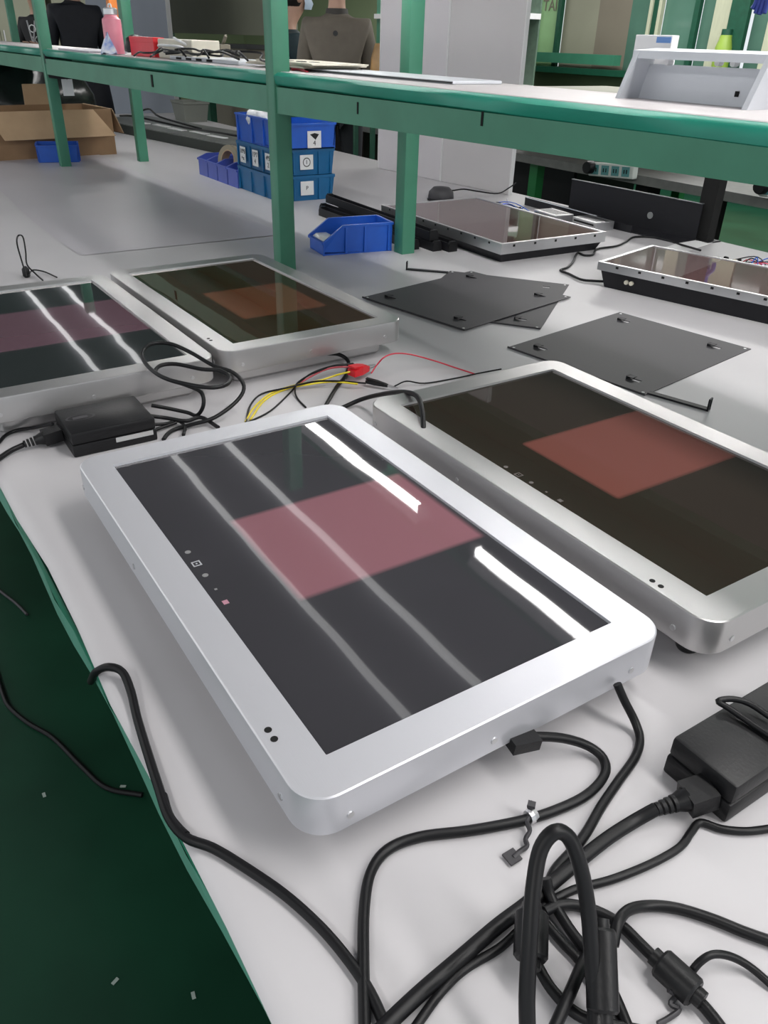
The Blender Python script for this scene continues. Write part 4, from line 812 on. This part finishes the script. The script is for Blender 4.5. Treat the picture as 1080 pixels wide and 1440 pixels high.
# floor cable and litter
cable('dark cable lying on the green floor by the bench', [(-10, 930, FZ+.006), (4, 975, FZ+.006), (14, 995, FZ+.006), (40, 1017, FZ+.006), (75, 1038, FZ+.006), (115, 1078, FZ+.006), (150, 1108, FZ+.006), (200, 1118, FZ+.006)], .0055)
cable('grey wire lying on the floor at the left edge', [(-20, 815, FZ+.005), (5, 835, FZ+.005), (22, 848, FZ+.005), (38, 864, FZ+.005)], .004, M_plate)
for k, (u, v) in enumerate(((62, 1118), (173, 1106), (162, 1380), (272, 1400))):
    s = obj('paper_scrap', MB().box((-.006, -.003, 0), (.006, .003, .001)), mat('scrap_grey', (.35, .42, .38), .6), loc=P(u, v, FZ+.0005), rotz=k); tag(s, ('tiny pale scrap on the green floor, farthest left', 'tiny pale scrap on the green floor beside the dark cable end', 'tiny pale scrap near the bottom left of the floor', 'tiny pale scrap of the floor nearest the bench bottom')[k], 'litter', 'pale scraps on the floor')

# ------------------------------------------------------------------ people
def skinmesh(name, chains, m, parent, sub=1):
    """chains: list of lists of (key or (x,y,z), rx, ry); a shared key joins chains"""
    vs = []; rad = []; es = []; idx = {}
    def vid(p, rx, ry):
        k = tuple(round(c, 4) for c in p)
        if k in idx: return idx[k]
        idx[k] = len(vs); vs.append(p); rad.append((rx, ry)); return idx[k]
    for ch in chains:
        pv = None
        for p, rx, ry in ch:
            i = vid(p, rx, ry)
            if pv is not None and pv != i: es.append((pv, i))
            pv = i
    me = bpy.data.meshes.new(name); me.from_pydata(vs, es, []); me.update(); o = bpy.data.objects.new(name, me); COL.objects.link(o); o.parent = parent
    mod = o.modifiers.new('skin', 'SKIN'); 
    if not me.skin_vertices: bpy.context.view_layer.objects.active = o
    sv = me.skin_vertices[0].data
    for i, r in enumerate(rad): sv[i].radius = r; sv[i].use_root = (i == 0)
    mod.use_smooth_shade = True
    s = o.modifiers.new('sub', 'SUBSURF'); s.levels = sub; s.render_levels = sub+1
    me.materials.append(m); return o
def person(label, loc, yaw, shirt, trousers, lArm, rArm, head_fwd=0., hip=.93, mask=False, hair=True, skirt=False):
    """local: faces -Y. arms given as (elbow, wrist) points"""
    t = thing('person', label, 'person', loc, yaw)
    pel = (0, 0, hip); w = (0, .0, hip+.15); ch = (0, .01, hip+.36); nk = (0, .0, hip+.52); hd0 = (0, -.01-head_fwd*.5, hip+.60); hd1 = (0, -.02-head_fwd, hip+.68); hd2 = (0, -.01-head_fwd, hip+.75)
    body = [[(pel, .15, .11), (w, .135, .095), (ch, .140, .095), ((0, 0, hip+.45), .075, .06), (nk, .055, .055), (hd0, .062, .07), (hd1, .078, .092), (hd2, .065, .08)]]
    sl = []; coat = [[(pel, .185, .145), (w, .17, .13), (ch, .185, .14), ((0, 0, hip+.45), .115, .10), ((0, 0, hip+.50), .07, .07)]]
    for sx, arm in ((-1, lArm), (1, rArm)):
        sh = (sx*.178, 0, hip+.395); el, wr = arm; d = (Vector(wr)-Vector(el)).normalized(); hand = tuple(Vector(wr)+d*.06)
        body.append([(ch, .140, .095), (sh, .045, .045), (el, .043, .043), (wr, .028, .032), (hand, .030, .018)])
        sd = d.cross(Vector((0, 1, .2))).normalized()
        for k in range(4):
            b0 = Vector(hand)+sd*(.018*(k-1.5)); ln = (.055, .07, .065, .05)[k]
            body.append([(hand, .03, .018), (tuple(b0+d*.02), .009, .009), (tuple(b0+d*(.02+ln*.55)+Vector((0, -.006, 0))), .008, .008), (tuple(b0+d*(.02+ln)+Vector((0, -.016, 0))), .007, .007)])
        th0 = Vector(wr)+d*.025+sd*(.03*-sx); body.append([(wr, .028, .032), (tuple(th0), .010, .010), (tuple(th0+d*.035+sd*(-sx*.012)), .009, .009)])
        coat.append([(ch, .185, .14), (sh, .090, .088), (el, .062, .062), (tuple(Vector(wr)-d*.02), .045, .045)])
    legs = []
    for sx in (-1, 1):
        hp = (sx*.09, 0, hip-.08); kn = (sx*.10, -.01, hip-.45); an = (sx*.10, .02, .08); toe = (sx*.11, -.13, .04)
        body.append([(pel, .15, .11), (hp, .085, .085), (kn, .055, .055), (an, .038, .038), (toe, .035, .025)])
        legs.append([(pel, .165, .125), (hp, .105, .105), (kn, .075, .075), (tuple((sx*.10, .02, .12)), .065, .065)])
        obj('shoe', MB().loft([[(sx*.105+x*k, -.03+y*k2, z) for x, y in ((-.045, -.14), (-.02, -.17), (.02, -.17), (.045, -.14), (.045, .09), (-.045, .09))] for k, k2, z in ((1, 1, 0), (1, 1, .03), (.85, .9, .07))]), M_black, t, smooth=50)
    skinmesh('body', body, M_skin, t); skinmesh('jacket', coat, shirt, t); skinmesh('trousers', legs, trousers, t)
    hc_ = Vector(hd1)+Vector((0, 0, .01))
    if hair:
        mb = MB(); rg = []
        for i in range(9):
            ph = PI*i/8; z = math.cos(ph); r = math.sin(ph)
            rg.append([(hc_.x+.095*r*math.cos(a), hc_.y+.022+.112*r*math.sin(a)*(1 if math.sin(a) > 0 else .55+.35*max(0, z)), hc_.z+.030+.112*z) for a in [2*PI*k/18 for k in range(18)]])
        obj('hair', mb.loft(rg), M_hair, t, smooth=60)
    obj('nose', MB().loft([[(hc_.x-.010, hc_.y-.090, hc_.z-.02), (hc_.x+.010, hc_.y-.090, hc_.z-.02), (hc_.x, hc_.y-.090, hc_.z+.02)], [(hc_.x-.006, hc_.y-.112, hc_.z-.022), (hc_.x+.006, hc_.y-.112, hc_.z-.022), (hc_.x, hc_.y-.096, hc_.z+.012)]]), M_skin, t, smooth=60)
    for sx in (-1, 1):
        obj('ear', MB().lathe([(.008, -.008), (.022, -.004), (.024, .004), (.01, .008)], c=(hc_.x+sx*.083, hc_.y+.01, hc_.z-.005), n=10, axis='x'), M_skin, t, smooth=60)
        obj('eye', MB().lathe([(.004, -.002), (.010, 0), (.004, .002)], c=(hc_.x+sx*.03, hc_.y-.092, hc_.z+.015), n=8, axis='y'), M_ink, t)
    obj('mouth', MB().box((hc_.x-.018, hc_.y-.093, hc_.z-.048), (hc_.x+.018, hc_.y-.086, hc_.z-.042)), mat('lip', (.35, .12, .1), .5), t)
    if mask:
        obj('face_mask', MB().loft([[(hc_.x+.070*math.sin(a)*k, hc_.y-.098*math.cos(a)*k2-.004, hc_.z+z) for a in [(-1.3+2.6*i/8) for i in range(9)]] for k, k2, z in ((1.05, 1.05, .0), (1.15, 1.22, -.03), (1.0, 1.05, -.07))], cap=False, close=False), mat('mask_blue', (.45, .55, .68), .6), t, smooth=60)
    return t
def at_floor(u, Y):
    q = PY(u, 60, Y); return (q.x, Y, FZ)
M_coatb = mat('black_coat', (.012, .013, .020), .7, noise=.2); M_coatg = mat('grey_brown_jacket', (.17, .145, .115), .7, noise=.1, bump=.2, bscale=30)
M_tee = mat('black_tee', (.010, .010, .012), .7); M_navy = mat('teal_navy_jacket', (.02, .045, .055), .7, noise=.2); M_trs = mat('dark_trousers', (.012, .014, .018), .8)
# direction of view ~ (-.83, .55); a person whose back is turned faces away from the camera
back_yaw = math.atan2(.55, -.83)+PI/2     # local -Y points along (-.83,.55)
pD = person('person in a grey-brown jacket seen from behind, right of the middle post', at_floor(474, 3.05), back_yaw, M_coatg, M_trs, ((-.23, -.06, 1.12), (-.20, -.26, 1.02)), ((.23, -.06, 1.12), (.20, -.26, 1.02)), hip=.99)
obj('collar', MB().loft([[(r*math.cos(a), r*math.sin(a), z) for a in [2*PI*k/16 for k in range(16)]] for r, z in ((.078, 1.46), (.070, 1.50), (.062, 1.50), (.066, 1.47))], cap=False), mat('collar_dark', (.05, .045, .04), .7), pD, smooth=60)
obj('back_logo', MB().lathe([(.016, -.002), (.016, .002)], c=(0, .158, 1.36), n=12, axis='y'), M_dark, pD, label='small dark round mark on the upper back')
pC = person('person with dark hair and pale blue mask looking down, beside the middle post', at_floor(407, 3.35), math.atan2(.84, .54)+PI/2+.35, M_navy, M_trs, ((-.22, -.06, 1.10), (-.10, -.30, 1.05)), ((.22, -.06, 1.10), (.10, -.30, 1.05)), head_fwd=.06, hip=.90, mask=True)
pB = person('person in a black coat seen from behind at the far left', at_floor(111, 2.2), back_yaw+.5, M_coatb, M_trs, ((-.25, -.05, 1.15), (-.16, -.28, 1.10)), ((.25, -.03, 1.18), (.22, -.22, 1.05)), hip=1.07)
obj('coat_skirt', MB().loft([[(a*math.cos(q)*1.0, b*math.sin(q), z) for q in [2*PI*k/20 for k in range(20)]] for a, b, z in ((.25, .19, .55), (.235, .175, .75), (.215, .165, .95), (.20, .155, 1.15))]), M_coatb, pB, smooth=60)
pA = person('person in a black shirt with white letters facing the camera at the far left', at_floor(57, 2.6), back_yaw+PI-.1, M_tee, M_trs, ((-.22, -.08, 1.14), (-.05, -.24, 1.12)), ((.22, -.08, 1.14), (.05, -.26, 1.16)), hip=1.0)
obj('shirt_lettering', textmb('OS', .13, .003).moved(TR(0.04, -.166, 1.33) @ ROT('X', 90)), M_paper, pA, label='white letters OS on the chest'); obj('shirt_lettering', textmb('X+', .12, .003).moved(TR(.05, -.162, 1.21) @ ROT('X', 90)), M_paper, pA)
obj('lanyard', MB().bar((-.05, -.155, 1.42), (0, -.185, 1.16), .018, .004, up=(0, 1, 0)).bar((.05, -.155, 1.42), (0, -.185, 1.16), .018, .004, up=(0, 1, 0)), mat('lanyard_grey', (.35, .35, .36), .6), pA)
# yellow-brown jar and carton beside the jacket person
q = PY(523, 85, 2.9); t = thing('honey_jar', 'amber plastic pouch beside the grey-brown jacket', 'pouch', (q.x, 2.95, q.z-.13)); obj('pouch_body', MB().loft([[(.06*k, -.02*j, z), (.0, -.05*j, z), (-.06*k, -.02*j, z), (0, .05*j, z)] for k, j, z in ((.8, 1, 0), (1.2, 1, .05), (1.1, .8, .14), (.6, .3, .22))]), mat('amber', (.45, .25, .08), .4, noise=.4, nscale=12), t, smooth=60)
st = PY(523, 85, 2.9).z-.13
t2 = thing('tall_stand', 'dark stand carrying the amber pouch behind the board', 'stand', (q.x, 2.95, FZ)); obj('stand_top', MB().box((-.12, -.12, st-FZ-.02), (.12, .12, st-FZ)), M_taupe, t2)
for sx in (-1, 1):
    for sy in (-1, 1): obj('leg', MB().box((sx*.1-.012, sy*.1-.012, 0), (sx*.1+.012, sy*.1+.012, st-FZ-.02)), M_dgreen, t2)
# far hall furniture behind the two people
t = thing('storage_rack', 'green and white storage frame behind the grey-brown jacket', 'rack', (-8.5, 6.2, FZ)); 
for x in (-1.2, 0, 1.2): obj('post', MB().box((x-.05, -.04, 0), (x+.05, .04, 2.3)), M_green, t)
for z in (.9, 1.55, 2.1): obj('shelf', MB().box((-1.3, -.05, z), (1.3, .35, z+.05)), M_white, t)
for k in range(3): obj('back_panel', MB().box((-1.3+.87*k, .34, .4), (-.45+.87*k, .36, 2.25)), mat('green_grey', (.12, .19, .14), .6, noise=.2), t)
for k in range(3):
    t = thing('wall_cabinet', ('left', 'middle', 'right')[k]+' olive cabinet along the far end wall', 'cabinet', (-16.5, 1.2+k*1.7, FZ)); obj('cabinet_body', MB().box((-.4, -.8, 0), (.3, .8, 2.4)), M_olive, t)
    for s_ in (-1, 1): d_ = obj('cabinet_door', MB().box((.3, min(0, s_*.78)+.01, .05), (.32, max(0, s_*.78)-.01, 2.35)), M_olive, t); obj('handle', MB().box((.32, s_*.06-.01, 1.1), (.34, s_*.06+.01, 1.3)), M_steel, d_)
